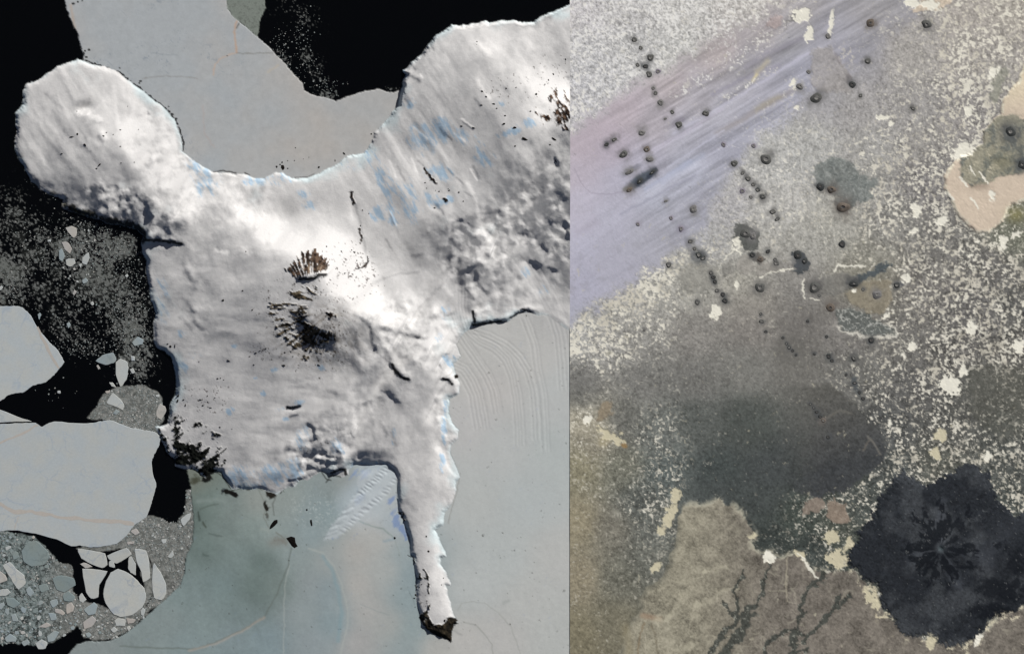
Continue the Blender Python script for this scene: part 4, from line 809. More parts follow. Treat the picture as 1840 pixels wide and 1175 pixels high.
colr = c0 * np.clip(1 + con[..., None] * ((.32 + .10 * sstep(300, 150, Y) * sstep(1400, 1250, X)) * fine + .10 * mid + .06 * w1 + .07 * worm)[..., None], .3, 1.7)
def mix(mask, c):
    global colr
    colr = colr + (np.asarray(c) - colr) * np.clip(mask, 0, 1)[..., None]
# plain dust band with wind streaks
BAND = [(990,262),(1024,240),(1060,212),(1100,183),(1150,150),(1200,128),(1250,100),(1290,74),(1330,48),(1380,22),(1420,0),(1470,-40),(1660,-40),(1640,30),(1590,70),(1545,110),(1500,132),(1450,178),(1420,200),(1390,232),(1350,262),(1325,290),(1300,330),(1270,370),(1265,410),(1235,440),(1200,462),(1150,497),(1100,530),(1060,556),(1024,580),(990,600)]
sdB = poly_sd(R, BAND, 30, 5.0, 26.0, 210)
band = sstep(-18, 16, sdB + 6 * fine + 9 * fbm(X, Y, 20, 3, 209))
u_ = X * math.cos(math.radians(-31)) + Y * math.sin(math.radians(-31)); v_ = -X * math.sin(math.radians(-31)) + Y * math.cos(math.radians(-31))
vb = v_ + 4 * fbm(X, Y, 90, 2, 211)
BANDC = [(1040,260,182,166,178),(1120,200,180,164,172),(1080,230,182,165,176),(1200,150,180,166,168),(1290,90,176,162,160),(1380,50,172,162,162),(1440,20,168,162,162),(1030,310,184,172,188),(1100,270,180,166,182),(1180,220,172,162,170),(1260,180,170,164,172),(1340,130,162,158,164),(1420,80,158,156,162),(1480,60,156,154,164),(1540,60,158,156,164),(1510,90,160,158,170),(1560,30,158,154,156),
 (1040,370,186,180,200),(1120,320,178,174,194),(1160,300,172,168,186),(1230,240,166,164,178),(1300,200,172,170,182),(1380,150,166,164,178),(1440,120,160,160,176),(1040,440,178,176,198),(1100,400,178,176,196),(1180,350,176,178,196),(1240,310,174,176,194),(1300,260,166,166,184),(1360,220,164,164,180),(1420,180,162,162,178),(1040,520,172,170,192),(1100,470,170,168,186),(1160,430,168,167,182),(1220,390,166,166,180),(1200,440,164,163,176),(1270,350,168,168,184),(1040,570,166,166,184)]
bf = idw(R, BANDC, 3, 22.0, 2.2)
bf = lerp(bf, bf.mean(-1, keepdims=True), .36)
bcol = np.clip(lin(bf) / FLAT, 0, 1)
strk = fbm(X, Y + 2 * fbm(X, Y, 60, 2, 208), 9, 4, 212, .6, -31, 12.0); strk2 = fbm(X, Y, 4.2, 3, 213, .6, -31, 10.0)
streaky = sstep(80, 220, X - 1024 + .3 * (400 - Y)) * .9 + .25
bcol = bcol * (1 + streaky[..., None] * (.20 * strk + .12 * strk2)[..., None] + .05 * fine[..., None])
mixc = lerp(colr, bcol, (band * .96)[..., None]); colr = mixc
for P, w_, c, v in (([(1210,240),(1280,202),(1350,158),(1420,116),(1452,96)],3,(200,198,212),.5),([(1165,275),(1240,232),(1300,196)],2,(196,190,204),.5),([(1130,300),(1210,255),(1260,225)],2.2,(205,200,214),.4),([(1290,240),(1360,200),(1430,160)],6,(158,150,146),.5),([(1200,300),(1260,262),(1300,235)],2,(200,200,214),.5),
   ([(1340,120),(1380,96),(1450,66)],5,(150,146,156),.5),([(1280,170),(1340,140),(1400,118)],4,(150,146,160),.5),([(1190,330),(1230,300),(1262,280)],5,(176,182,200),.4),([(1360,195),(1380,185),(1400,175)],6,(170,162,140),.5),([(1380,110),(1360,130)],5,(192,182,150),.5),([(1358,135),(1352,145)],3,(216,204,160),.8),([(1160,340),(1200,315),(1240,290)],4,(172,178,198),.5),
   ([(1030,300),(1045,330),(1060,346),(1090,350),(1120,345),(1180,310)],1.0,(140,132,146),.4),([(1115,385),(1160,362),(1200,340),(1250,315)],2.5,(150,150,164),.5),([(1070,400),(1040,415)],10,(170,164,176),.4)):
    t = np.zeros(R.shape); line_fall(R, P, w_, t, 1, rough=1.5, rscale=14); mix(t * v, alb(*c))
# pale clay in the hollows
bandcov = band * (np.exp(-((v_ - 930) / 46) ** 2) * 0)
ddens = cover * (1 - band) + band * .13 * sstep(1120, 1260, X) * sstep(60, 20, sdB) + band * (.26 * np.exp(-((v_ - (-1184 * math.sin(math.radians(-31)) + 192 * math.cos(math.radians(-31)))) / 16) ** 2) + .22 * np.exp(-((v_ - (-1290 * math.sin(math.radians(-31)) + 185 * math.cos(math.radians(-31)))) / 8) ** 2)) * sstep(1150, 1240, X) * sstep(1430, 1380, X) + band * .10 * sstep(1180, 1400, X + 0 * Y) * sstep(300, 200, Y)
ddens += .38 * np.exp(-((sdB + 22) / 22) ** 2) * sstep(430, 520, Y)
patch = .8 * fbm(X + 1.5 * fine, Y + 1.5 * mid, 4.0, 2, 214, .6) + .38 * fbm(xx, yy, 8.0, 3, 216, .6) + .2 * fbm(X, Y, 40, 3, 215)
pz = patch * .75 + .25 * worm
thr = lerp(1.0, -.02, np.clip(ddens / .64, 0, 1))
cm = sstep(thr - .12, thr + .26, pz + .1)
mix(cm * lerp(.28, .84, sstep(.14, .32, ddens)) * sstep(0, .08, ddens), lerp(lerp(CREAM, alb(205,199,182), sstep(-.3, .5, w1)[..., None]), alb(228,226,220), (sstep(420, 260, Y) * sstep(1500, 1300, X))[..., None]))
net = sstep(.72, .98, worm) * sstep(.1, .3, ddens) * .4
mix(net, lerp(c0, CREAM, .75))
# dark runs between the clay on the rough eastern lava
mix(sstep(.55, .95, worm2) * .35 * sstep(1.05, 1.4, con), c0 * .45)
mix(sstep(.25, .8, -mid) * .30 * sstep(.9, 1.3, con), c0 * .5)
HZ += -.14 * cm + .05 * fine * con

# ---- lava shields, flows, tablelands
def zone(P, rough=3.0, rs=12.0, seed=220, pad=24):
    return poly_sd(R, P, pad, rough, rs, seed)
def paint(sd, edge, col3, amt=1.0):
    mix(sstep(-edge, edge, sd) * amt, col3)
SHIELD = [(1300,708),(1335,700),(1380,702),(1420,700),(1450,695),(1480,692),(1508,702),(1540,735),(1575,765),(1590,800),(1586,830),(1560,850),(1522,882),(1480,892),(1440,888),(1415,870),(1395,850),(1330,880),(1260,880),(1238,850),(1250,800),(1280,750)]
sdS = zone(SHIELD, 6, 26, 221)
shc = lerp(alb(92,91,86), alb(66,68,69), np.clip((Y - 700 + .3 * (X - 1480)) / 150, 0, 1)[..., None]) * (1 + .28 * fine + .10 * mid)[..., None]
west = sstep(1480, 1385, X + 14 * mid)
paint(sdS, 3, shc, .0)
m = sstep(-3, 3, sdS + 3 * fine + 4 * mid) * (1 - .94 * west) ; colr = lerp(colr, shc, m[..., None])
HZ += 2.0 * sstep(-10, 90, sdS)
for P, w_, c, v in (([(1490,748),(1510,738),(1530,742)],2,(122,118,108),.4),([(1560,785),(1575,805),(1582,815)],2,(132,128,118),.5),([(1550,810),(1560,790)],1.5,(128,120,108),.4),([(1420,700),(1450,760),(1440,830)],20,(86,88,84),.2)):
    t = np.zeros(R.shape); line_fall(R, P, w_, t, 1, rough=2); mix(t * v, alb(*c))
PLAT = [(1100,1250),(1110,1175),(1126,1145),(1130,1120),(1147,1102),(1149,1076),(1162,1055),(1191,1034),(1205,997),(1218,957),(1218,928),(1228,912),(1244,905),(1263,907),(1279,905),(1294,894),(1302,905),(1318,910),(1331,920),(1339,936),(1352,955),(1360,963),(1347,971),(1350,984),(1366,997),(1384,994),(1403,1002),(1432,994),(1436,997),(1457,1023),(1489,1029),(1533,1023),(1547,1037),(1581,1089),(1600,1110),(1660,1150),(1760,1150),(1800,1100),(1850,1085),(1950,1060),(1950,1250)]
sdP = zone(PLAT, 3.5, 14, 222, 40)
plc = lerp(alb(143,138,121), alb(115,109,100), sstep(1200, 1420, X)[..., None])
vein = 1 - np.abs(vnoise(xx / 16.0, yy / 16.0, 223)) * 3
plc = plc * (1 + .30 * fine + 0.24 * mid + .2 * w1)[..., None]
colr = lerp(colr, plc, sstep(-2, 2, sdP)[..., None])
mix(sstep(.5, .95, vein) * .28 * sstep(3, 10, sdP) * sstep(-.2, .4, fbm(X, Y, 50, 3, 224)), alb(186,180,160))
mix(np.exp(-((sdP + 1) / 4.5) ** 2) * sstep(-.25, .4, mid) * sstep(1220, 1240, X) * .6, alb(192,187,166))
mix(np.exp(-((sdP - 3) / 5) ** 2) * .35 * sstep(1230, 1210, X), alb(80,84,78))
HZ += .35 * sstep(-8, 8, sdP)
mix(np.exp(-((X - 1128 - .12 * (Y - 1150)) / 9) ** 2) * sstep(1110, 1130, Y) * .4, alb(150,140,112))
for P, w_, c, v in (([(1158,1118),(1150,1140),(1145,1180)],1.6,(124,108,84),.7),([(1170,1120),(1178,1145),(1182,1180)],1.6,(112,104,86),.6),([(1415,1000),(1412,1040),(1414,1080)],1.4,(172,164,144),.6),([(1380,1060),(1412,1062)],1.2,(160,154,136),.5),([(1155,1105),(1185,1112)],5,(160,134,110),.5)):
    t = np.zeros(R.shape); line_fall(R, P, w_, t, 1, rough=1.5); mix(t * v, alb(*c))
for x, y in ((1290,1018),(1255,1030),(1262,1085),(1195,1110),(1240,1160),(1305,1060)):
    t = np.zeros(R.shape); blob(R, t, x, y, 34, 12, -20, 1); mix(sstep(.45, 1.0, t * .8 + .5 * fbm(xx, yy, 9, 4, 225)) * .5, alb(188,182,160))
# dark gullies in the tableland
gul = np.zeros(R.shape)
for P, w_ in (([(1270,1180),(1300,1140),(1322,1112),(1345,1095),(1366,1078),(1374,1058),(1372,1040),(1383,1020),(1385,1006)],6),([(1320,1115),(1328,1090),(1322,1065),(1326,1042),(1336,1030)],5),([(1322,1110),(1308,1100),(1299,1086)],4),([(1300,1180),(1325,1140),(1345,1105)],14),([(1420,1180),(1424,1140),(1440,1105),(1442,1075),(1455,1055),(1475,1042),(1483,1026)],7),
    ([(1444,1150),(1470,1128),(1492,1102),(1530,1072)],6),([(1370,1180),(1382,1150),(1410,1132),(1424,1126)],6),([(1424,1128),(1450,1142)],5),([(1420,1175),(1450,1165)],6),([(1510,1070),(1500,1090)],4)):
    line_fall(R, P, w_ * .78, gul, 1.0, 'max', rough=5.5, rscale=13, seed=230)
gm = sstep(.38, .62, gul + .35 * mid + .12 * fine)
gcol = alb(66,69,64) * (1 + .35 * fine + .2 * mid)[..., None]
colr = lerp(colr, gcol, (gm * .92)[..., None])
mix(gm * sstep(.5, .95, fbm(X, Y, 5, 3, 231, .7)) * .75, alb(150,150,138)); HZ -= .4 * gm
# young black volcano
VOLC = [(1570,928),(1573,894),(1589,881),(1600,868),(1608,856),(1623,848),(1640,856),(1652,866),(1668,870),(1682,858),(1700,853),(1712,846),(1729,837),(1750,832),(1760,842),(1771,848),(1779,870),(1784,881),(1797,899),(1812,914),(1824,926),(1840,920),(1900,900),(1960,950),(1960,1050),(1880,1076),(1840,1088),(1816,1102),(1792,1100),(1776,1118),(1760,1142),(1731,1158),(1710,1160),(1684,1153),(1673,1137),(1657,1145),(1631,1142),(1615,1126),(1602,1108),(1589,1100),(1581,1071),(1573,1050),(1549,1039),(1541,1023),(1520,1018),(1523,997),(1533,978),(1541,952),(1557,936)]
sdV = zone(VOLC, 6.0, 13, 240, 40)
cx, cy = 1690, 985
rr = np.hypot(X - cx, (Y - cy))
ang = np.arctan2(Y - cy, X - cx)
ray = vnoise(ang * 3.2 + .9 * fbm(X, Y, 26, 4, 241), rr / 50 + 5, 242) + .55 * vnoise(ang * 8 + .8 * fbm(X, Y, 14, 4, 243), rr / 24 + 9, 244) + .45 * vnoise(ang * 19 + .8 * fbm(X, Y, 10, 3, 248), rr / 14 + 2, 249)
vcol = lerp(alb(40,43,47), alb(61,64,67), sstep(-.4, .6, fbm(X, Y, 40, 4, 245))[..., None]) * (1 + .32 * fine + .16 * mid)[..., None]
sdV = sdV + np.where(np.abs(sdV) < 14, 3.0 * fine + 4.0 * mid, 0)
mv = sstep(-1.6, 1.6, sdV)
colr = lerp(colr, vcol, mv[..., None])
dk = sstep(-.2, .3, .9 * ray + .55 * mid + .42 - (np.hypot(X - cx, (Y - cy + 12) * .95) / 66) ** 2 * .9) * sstep(4, 16, rr) * mv
for x, y, rx_, ry_, v in ((1660,915,14,20,.6),(1690,905,10,18,.6),(1728,950,30,22,.6),(1665,940,20,20,.3),(1640,1000,14,8,.5),(1735,1018,30,5,.9),(1665,1045,14,8,.8),(1705,1050,6,12,.8),(1800,1060,50,32,.95),(1780,1095,56,18,.8),(1825,1010,30,36,.75),(1620,870,16,14,.4),(1790,980,14,12,.4),(1720,905,20,14,.2)):
    t = np.zeros(R.shape); blob(R, t, x, y, rx_, ry_, 0, 1); dk = np.maximum(dk, sstep(.4, .9, t * v + .35 * mid + .15) * mv)
mix(dk * .85, alb(20,23,28))
for P, w_, v in (([(1692,900),(1690,940),(1688,985)],8,.45),([(1700,1010),(1712,1035),(1722,1050)],9,.4),([(1640,1000),(1655,992)],14,.3),([(1740,990),(1765,1000),(1775,1010)],14,.25),([(1780,985),(1820,940)],18,.15)):
    t = np.zeros(R.shape); line_fall(R, P, w_, t, 1, rough=4); mix(t * v * mv * (1 - dk), alb(84,88,94))
mix(mv * np.exp(-((X - 1690) / 5) ** 2 - ((Y - 985) / 5) ** 2) * .5, alb(70,84,84))
mix(mv * sstep(.85, 1.1, fbm(X, Y, 5, 3, 246, .7) + .4 * np.exp(-((X - 1770) / 18) ** 2 - ((Y - 925) / 16) ** 2)) * .5, alb(110,112,112))
HZ += sstep(-6, 10, sdV) * (.9 + 6.0 * np.exp(-rr / 60.0) - 3.0 * np.exp(-(rr / 5.0) ** 2) + .15 * ray * np.exp(-rr / 60.0))
edge = np.exp(-((sdV + 3.5) / 3.5) ** 2)
mix(edge * sstep(-.1, .45, mid + .3 * fbm(X, Y, 30, 3, 247)) * (Y > 1010) * .95, alb(206,198,172))
mix(np.exp(-((sdV + 9) / 9) ** 2) * sstep(.2, .6, mid) * sstep(1030, 1060, Y) * sstep(1640, 1580, X) * .9, alb(200,190,162))
# pale tableland on the east edge
MESA = [(1724,280),(1696,313),(1697,339),(1711,367),(1716,382),(1737,402),(1754,418),(1777,418),(1788,408),(1803,397),(1811,377),(1818,367),(1840,362),(1950,350),(1950,100),(1842,108),(1831,145),(1818,158),(1803,179),(1798,204),(1788,214),(1767,235),(1765,258),(1742,276)]
sdM = zone(MESA, 2.5, 12, 250, 30)
mcol = lerp(alb(204,188,168), alb(214,200,174), sstep(220, 150, Y)[..., None]) * (1 + .05 * fine + .05 * mid)[..., None]
mm = sstep(-1.6, 1.6, sdM)
colr = lerp(colr, mcol, mm[..., None])
mix(np.exp(-((sdM - 2) / 2.5) ** 2) * mm * sstep(-.5, .1, mid) * .8, alb(238,230,206))
GREEN = [(1725,262),(1745,250),(1768,240),(1790,212),(1815,206),(1850,215),(1850,310),(1825,314),(1800,316),(1780,328),(1745,338),(1728,320),(1722,300)]
sdG = zone(GREEN, 4, 12, 251)
gg = sstep(-2.5, 2.5, sdG) * mm
gcol2 = lerp(alb(152,148,130), alb(116,118,110), sstep(-.3, .5, mid)[..., None]) * (1 + .2 * fine)[..., None]
colr = lerp(colr, gcol2, gg[..., None])
mix(gg * sstep(.35, .8, fbm(X, Y, 8, 4, 252, .65, 40, 2)) * .5, alb(216,206,180))
for x, y, rx_, ry_, c, v in ((1815,237,24,24,(92,94,94),.8),(1836,295,14,16,(66,72,80),.9),(1800,292,22,16,(110,108,88),.6),(1833,262,8,12,(90,92,88),.5),(1760,336,20,6,(120,104,92),.5)):
    t = np.zeros(R.shape); blob(R, t, x, y, rx_, ry_, 0, 1); mix(t * v, alb(*c))
for P, w_ in (([(1724,318),(1738,335)],2.4),([(1745,356),(1757,374)],2.6),([(1700,345),(1712,358)],3),([(1765,318),(1775,330)],1.6),([(1742,300),(1752,316)],1.4),([(1760,310),(1770,322)],1.6)):
    t = np.zeros(R.shape); line_fall(R, P, w_, t, 1, rough=1.5); mix(sstep(.3, .7, t), CREAM)
HZ += mm * 1.5 * sstep(-3, 5, sdM) + gg * .4 * (1 + mid)
mix(np.exp(-((X - 1825) / 18) ** 2 - ((Y - 385) / 14) ** 2) * .7, alb(134,128,84))
# grey-green lobed flow and other dark flows
FLOWS = [([(1466,296),(1485,284),(1510,284),(1530,294),(1540,310),(1556,318),(1574,322),(1576,336),(1562,342),(1570,356),(1556,366),(1540,360),(1532,372),(1520,382),(1505,378),(1500,366),(1508,352),(1495,348),(1480,342),(1468,334),(1463,316)],(120,124,120),5,.95),
 ([(1324,404),(1338,402),(1352,408),(1364,420),(1368,436),(1360,446),(1346,450),(1330,442),(1322,426)],(88,90,86),3,.95),
 ([(1345,450),(1362,456),(1378,466),(1372,474),(1360,470),(1350,462)],(92,90,86),2,.9),([(1330,462),(1342,455),(1352,470),(1356,488),(1340,496),(1326,486),(1324,474)],(152,148,140),2,.9),([(1352,480),(1375,474),(1392,470),(1402,486),(1385,492),(1365,498)],(146,142,134),2,.8),
 ([(1424,452),(1438,450),(1446,462),(1456,470),(1454,484),(1440,492),(1424,488),(1430,472)],(76,80,82),2,.95),([(1520,508),(1540,496),(1556,488),(1576,478),(1596,472),(1604,478),(1584,490),(1566,500),(1548,508),(1534,516)],(74,82,86),3,.9),([(1478,500),(1500,490),(1520,490),(1540,500),(1530,520),(1505,530),(1480,530),(1472,515)],(124,122,116),3,.8),
 ([(1498,560),(1520,552),(1545,558),(1568,570),(1590,580),(1606,592),(1604,604),(1580,602),(1560,604),(1540,598),(1518,592),(1504,580)],(96,100,96),3,.85),([(1520,528),(1560,504),(1600,506),(1600,540),(1580,566),(1550,556),(1530,548)],(140,132,114),3,.8),
 ([(1218,492),(1240,470),(1262,468),(1290,478),(1296,500),(1280,520),(1250,526),(1222,522)],(140,138,130),4,.7),([(1298,478),(1315,466),(1326,480),(1310,492),(1300,500)],(124,122,116),3,.7),([(1408,60),(1420,30),(1432,16),(1440,30),(1428,40),(1414,32)],(128,126,122),2,.8),([(1376,50),(1388,30),(1402,32),(1404,46),(1388,50)],(168,154,150),2,.8),
 ([(1442,905),(1460,896),(1480,898),(1482,914),(1474,922),(1456,920),(1444,928)],(136,124,112),2.5,.85),([(1486,904),(1500,897),(1518,904),(1524,920),(1530,936),(1505,942),(1490,934),(1484,920)],(138,124,110),2.5,.9),([(1070,738),(1085,722),(1100,724),(1102,744),(1088,754),(1074,752)],(138,124,102),5,.7),
 ([(1460,90),(1490,84),(1510,110),(1530,140),(1530,170),(1500,166),(1470,170),(1454,140)],(158,153,148),5,.7),([(1735,660),(1780,650),(1840,660),(1900,670),(1900,780),(1800,790),(1750,750)],(88,88,80),14,.5),([(1640,20),(1660,-20),(1720,-20),(1700,15),(1680,18)],(206,190,168),2,.8),([(1790,120),(1812,122),(1800,160),(1788,190),(1780,170)],(136,136,124),4,.8)]
for k, (P, c, e, v) in enumerate(FLOWS):
    sd = zone(P, 5.5, 10, 260 + k); m = sstep(-e * .6, e * .6, sd)
    tex = (1 + .18 * fine + .16 * mid)[..., None]
    colr = lerp(colr, alb(*c) * tex, (m * v)[..., None]); HZ += .3 * m
lob = zone(FLOWS[0][0], 5.5, 10, 260); mix(sstep(0, 6, lob) * sstep(.2, .7, fbm(X, Y, 11, 4, 290, .6, -30, 2)) * .5, alb(86,92,90)); mix(sstep(0, 4, lob) * sstep(.6, .95, worm) * .35, alb(176,178,172))
rag = zone(FLOWS[8][0], 5.5, 10, 268); mix(sstep(-4, 4, rag) * sstep(.55, .9, worm) * .8, alb(178,178,170)); mix(np.exp(-((rag + 3) / 2.5) ** 2) * sstep(580, 590, Y) * .8, alb(220,216,202))
# smudges of cinder round the vents
for x, y, rx_, ry_, a, c, v in ((1241,448,6,26,-25,(110,110,114),.5),(1256,462,16,16,0,(104,106,106),.65),(1151,323,31,10,-34,(84,92,102),.95),(1134,306,22,6,-32,(130,130,140),.8),(1149,327,11,6,-34,(54,60,72),.95),(1170,313,13,4.5,-45,(56,62,76),.95),(1125,340,8,5,-20,(120,120,112),.7),(1096,256,16,5,-32,(120,112,120),.8),(1168,104,8,8,0,(110,110,108),.5),(1158,118,10,8,40,(128,126,126),.5),
   (1344,321,4,26,-35,(120,118,120),.5),(1280,498,5,16,-25,(96,94,90),.7),(1534,643,11,9,0,(78,80,78),.75),(1536,690,6,14,-15,(70,78,82),.7),(1548,712,5,10,-25,(78,80,76),.5),(1527,145,6,14,-20,(120,116,116),.7),(1505,105,4,14,-30,(128,122,122),.5),(1516,372,18,11,-15,(78,76,70),.8),(1535,509,12,8,-10,(64,66,64),.8),(1463,516,14,12,0,(84,82,78),.85),(1576,529,8,9,0,(104,102,94),.9),(1494,342,11,8,20,(108,102,98),.8),
   (1420,628,30,26,0,(100,98,93),.5),(1616,510,12,7,0,(86,88,94),.6),(1220,218,14,7,-32,(132,126,138),.5),(1435,470,12,14,0,(82,86,90),.6),(1489,645,8,9,0,(98,98,94),.6),(1566,612,9,8,0,(90,90,86),.6),(1640,195,4,8,-30,(108,106,104),.7),(1196,362,8,3,-25,(130,128,140),.6),(1224,410,10,10,0,(140,138,150),.5),(1303,540,8,8,0,(100,98,92),.5),(1086,792,12,10,0,(190,176,138),.3),(1122,800,7,5,40,(150,120,74),.7)):
    t = np.zeros(R.shape); blob(R, t, x, y, rx_, ry_, a, 1, power=2.6); mix(sstep(.1, .8, t + .25 * mid * (t > .05)) * v, alb(*c))
# ash thrown round every cone
for cx_, cy_, cr_, ck_, ce_ in [q for _, l_ in CHAINS for q in l_] + [q[:5] for q in SINGLES]:
    w = R.win(cx_ - 3 * cr_, cy_ - 3 * cr_, cx_ + 3 * cr_, cy_ + 3 * cr_)
    q = np.hypot(X[w] - cx_ - cr_ * .9 * mid[w], (Y[w] - cy_) - cr_ * .9 * w1[w]) / (cr_ * 1.55)
    m = np.exp(-q ** 2.4) * (.5 if ck_ == 'p' else .78) * (1 + .3 * fine[w])
    colr[w] = lerp(colr[w], alb(*{'d': (96,95,93), 'g': (122,120,118), 'b': (106,100,94), 'k': (74,76,77), 'p': (136,130,138)}[ck_]), np.clip(m, 0, 1)[..., None])
# ---- larger clay pans
PANS = [(1440,28,15,13,0,'white clay pan shaped like a splash just inside the purple streaks at the top'),(1454,58,7,15,15,'tall white clay pan hanging below the splash-shaped pan near the top'),(1494,42,4,22,8,'thin vertical white clay streak right of the tall white pan near the top'),(1641,5,15,9,0,'bright clay pan touching the top edge of the picture'),(1676,12,20,8,20,'slanting pale clay pan at the top edge near a small dark cone'),
 (1590,211,15,6,-8,'long ragged white clay pan in the middle of the upper right plain'),(1602,223,5,5,0,'round white clay spot under the right end of the long ragged pan'),(1730,272,19,13,-25,'large white clay pan against the northwest edge of the pinkish tableland'),(1739,202,6,10,20,'upright pale clay pan halfway between the top and the tableland'),(1785,130,13,6,-40,'white clay streak slanting up toward the upper right corner'),(1432,194,7,6,0,'small star-shaped white clay pan at the lower edge of the purple band'),(1426,150,5,11,10,'white clay strip wrapped around a grey cone in the purple band'),
 (1645,377,11,12,20,'ragged pale clay pan west of the tip of the pinkish tableland'),(1645,414,7,5,0,'small clay pan directly below the ragged pan west of the tableland'),(1692,397,11,8,0,'pale clay pan close to the southwest shore of the pinkish tableland'),(1628,498,8,8,0,'bright clay pan right of the dark slanting flow'),(1801,437,7,13,0,'tall clay pan below the southern tip of the tableland'),(1823,421,8,6,0,'oval cream pan in the greenish ground at the right edge'),(1755,434,6,5,0,'little clay pan just south of the tableland tip'),(1743,459,5,5,0,'single cream dot alone on the dark speckled plain below the tableland'),
 (1639,622,9,9,0,'square-looking cream pan in the middle of the speckled eastern plain'),(1621,639,5,4,0,'small cream pan touching the lower left of the square-looking pan'),(1707,690,20,17,30,'largest cream clay pan of the eastern plain with ragged arms'),(1732,668,10,8,-40,'cream pan arm at the upper right of the largest ragged pan'),(1688,782,13,11,0,'dull tan clay patch north of the black volcano'),(1680,814,10,9,0,'faint tan clay patch halfway between the dull patch and the black volcano'),(1775,820,8,8,0,'cream pan just above the top right lobe of the black volcano'),(1599,759,4,7,0,'small upright cream pan right of the dark shield'),(1831,621,9,11,0,'cream pan cut by the right edge of the picture'),(1593,569,6,5,0,'cream pan above the ragged grey flow'),(1747,589,9,11,20,'ragged cream pan in the most densely speckled ground'),
 (1494,964,13,12,0,'beige clay pan with a cut edge north of a bigger pan beside the black volcano'),(1502,1003,18,15,0,'big beige clay pan at the western foot of the black volcano'),(1523,978,7,13,20,'narrow beige clay pan touching the western edge of the black volcano'),(1566,1072,9,24,-28,'long tan clay pan along the southwest edge of the black volcano'),(1673,1155,9,13,10,'tan clay pan in the notch at the southern edge of the black volcano'),(1756,1150,7,9,20,'white clay pan at the southeast foot of the black volcano'),(1384,999,13,9,0,'star-shaped clay pan where the dark plain meets the tableland'),(1214,888,8,14,20,'pale clay pan shaped like a thumb at the top of the western tableland'),(1204,925,9,26,22,'long pale clay pan running down beside the dark gully ground'),(1186,952,7,9,0,'rounded clay pan at the lower end of the long pale strip'),(1178,1018,12,6,-35,'curved clay pan on the grey speckled ground west of the tableland'),(1352,962,6,5,0,'knob of pale clay on the bend of the tableland edge'),(1436,994,10,6,30,'ragged beige pan beside the small brown hills'),
 (1057,752,9,8,0,'pale clay pan near the seam on the left of the plain'),(1098,782,26,9,28,'long yellowish clay pan below the rusty brown patch'),(1088,552,0,0,0,''),(1322,437,8,10,10,'white clay pan tucked against a dark grey lava patch'),(1286,560,9,14,15,'pale triangular clay pan below a line of dark cones'),(1535,522,4.5,4,20,'bright white oval clay spot below a dark cone'),(1783,352,6,7,0,'round white clay spot in the middle of the pinkish tableland'),(1323,512,4,7,0,'small white clay pan beside a dark horseshoe cone')]
PANID = np.zeros(R.shape, int)
tabR = {}
rr3 = random.Random(9)
for k, (x, y, a, b, an, lb) in enumerate(PANS):
    if a == 0: continue
    w = R.win(x - 40, y - 40, x + 40, y + 40)
    Xw, Yw = X[w] - x, Y[w] - y
    Xw = Xw + (9.5 if a > 14 else 6.5) * fbm(X[w], Y[w], 9, 4, 300, .65) * min(1, a / 7); Yw = Yw + (9.5 if b > 14 else 6.5) * fbm(X[w], Y[w], 9, 4, 301, .65) * min(1, b / 7)
    c_, s_ = math.cos(math.radians(an)), math.sin(math.radians(an))
    q = np.sqrt(((Xw * c_ + Yw * s_) / a) ** 2 + ((-Xw * s_ + Yw * c_) / b) ** 2)
    m = sstep(1.0 + 1.2 / min(a, b), 1.0 - 1.2 / min(a, b), q)
    dull = k in (24, 25, 31, 32, 33, 34, 35, 38, 39, 40, 41, 42, 43, 45)
    c = (alb(198,190,162) if dull else alb(230,226,210)) * (1 + .05 * mid[w])[..., None]
    colr[w] = lerp(colr[w], c, (m * .95)[..., None]); HZ[w] = HZ[w] - .35 * m
    PANID[w] = np.where(m > .5, 100 + k, PANID[w])
    tabR[100 + k] = dict(name='clay_pan', label=lb, cat='clay pan', group='clay pans on the lava plain')
rimc = [([(1366,498),(1384,490),(1398,486),(1424,484)],1.6),([(1302,466),(1318,448),(1330,455)],2),([(1445,500),(1443,520),(1446,535)],1.3),([(1455,535),(1470,538)],1.3),([(1500,488),(1506,476),(1530,478),(1555,480)],2),([(1470,1040),(1440,1000),(1432,994)],2)]
for P, w_ in rimc:
    t = np.zeros(R.shape); line_fall(R, P, w_, t, 1, rough=2.5, rscale=6); mix(sstep(.25, .7, t) * .85, alb(226,222,206))

Z = 2.0 + HZ + .2 * fbm(X, Y, 60, 3, 320)
M_LAND = material('desert_ground', .95, .06, grain=.05, gscale=.6, bump=.03, bscale=.5)
M_LAVA = material('black_lava', .95, .08, grain=.12, gscale=.5, bump=.06, bscale=.5)
LABR = np.zeros((R.shape[0] - 1, R.shape[1] - 1), int)
LABR[cell(band) > .5] = 1
LABR[cell(sstep(-1, 1, sdS) * sstep(1395, 1405, X + 8 * w1)) > .5] = 2
LABR[cell(sstep(-1, 1, sdP)) > .5] = 4
LABR[cell(gm * sstep(0, 2, sdP)) > .5] = 0
LABR[cell(mm) > .5] = 5
LABR[cell(gg) > .5] = 6
LABR[cell(mv) > .5] = 3
for k, fid in ((0, 7), (1, 8), (6, 9), (8, 10)):
    LABR[cell(sstep(-1, 1, zone(FLOWS[k][0], 5.5, 10, 260 + k))) > .5] = fid
pid = np.maximum.reduce([PANID[:-1, :-1], PANID[1:, :-1], PANID[:-1, 1:], PANID[1:, 1:]])
pc = cell((PANID > 0).astype(float)) > .5
LABR[pc] = pid[pc]
for k in list(tabR):
    tabR[k]['mat'] = M_LAND
FG = 'dark lava flows on the pale plain'
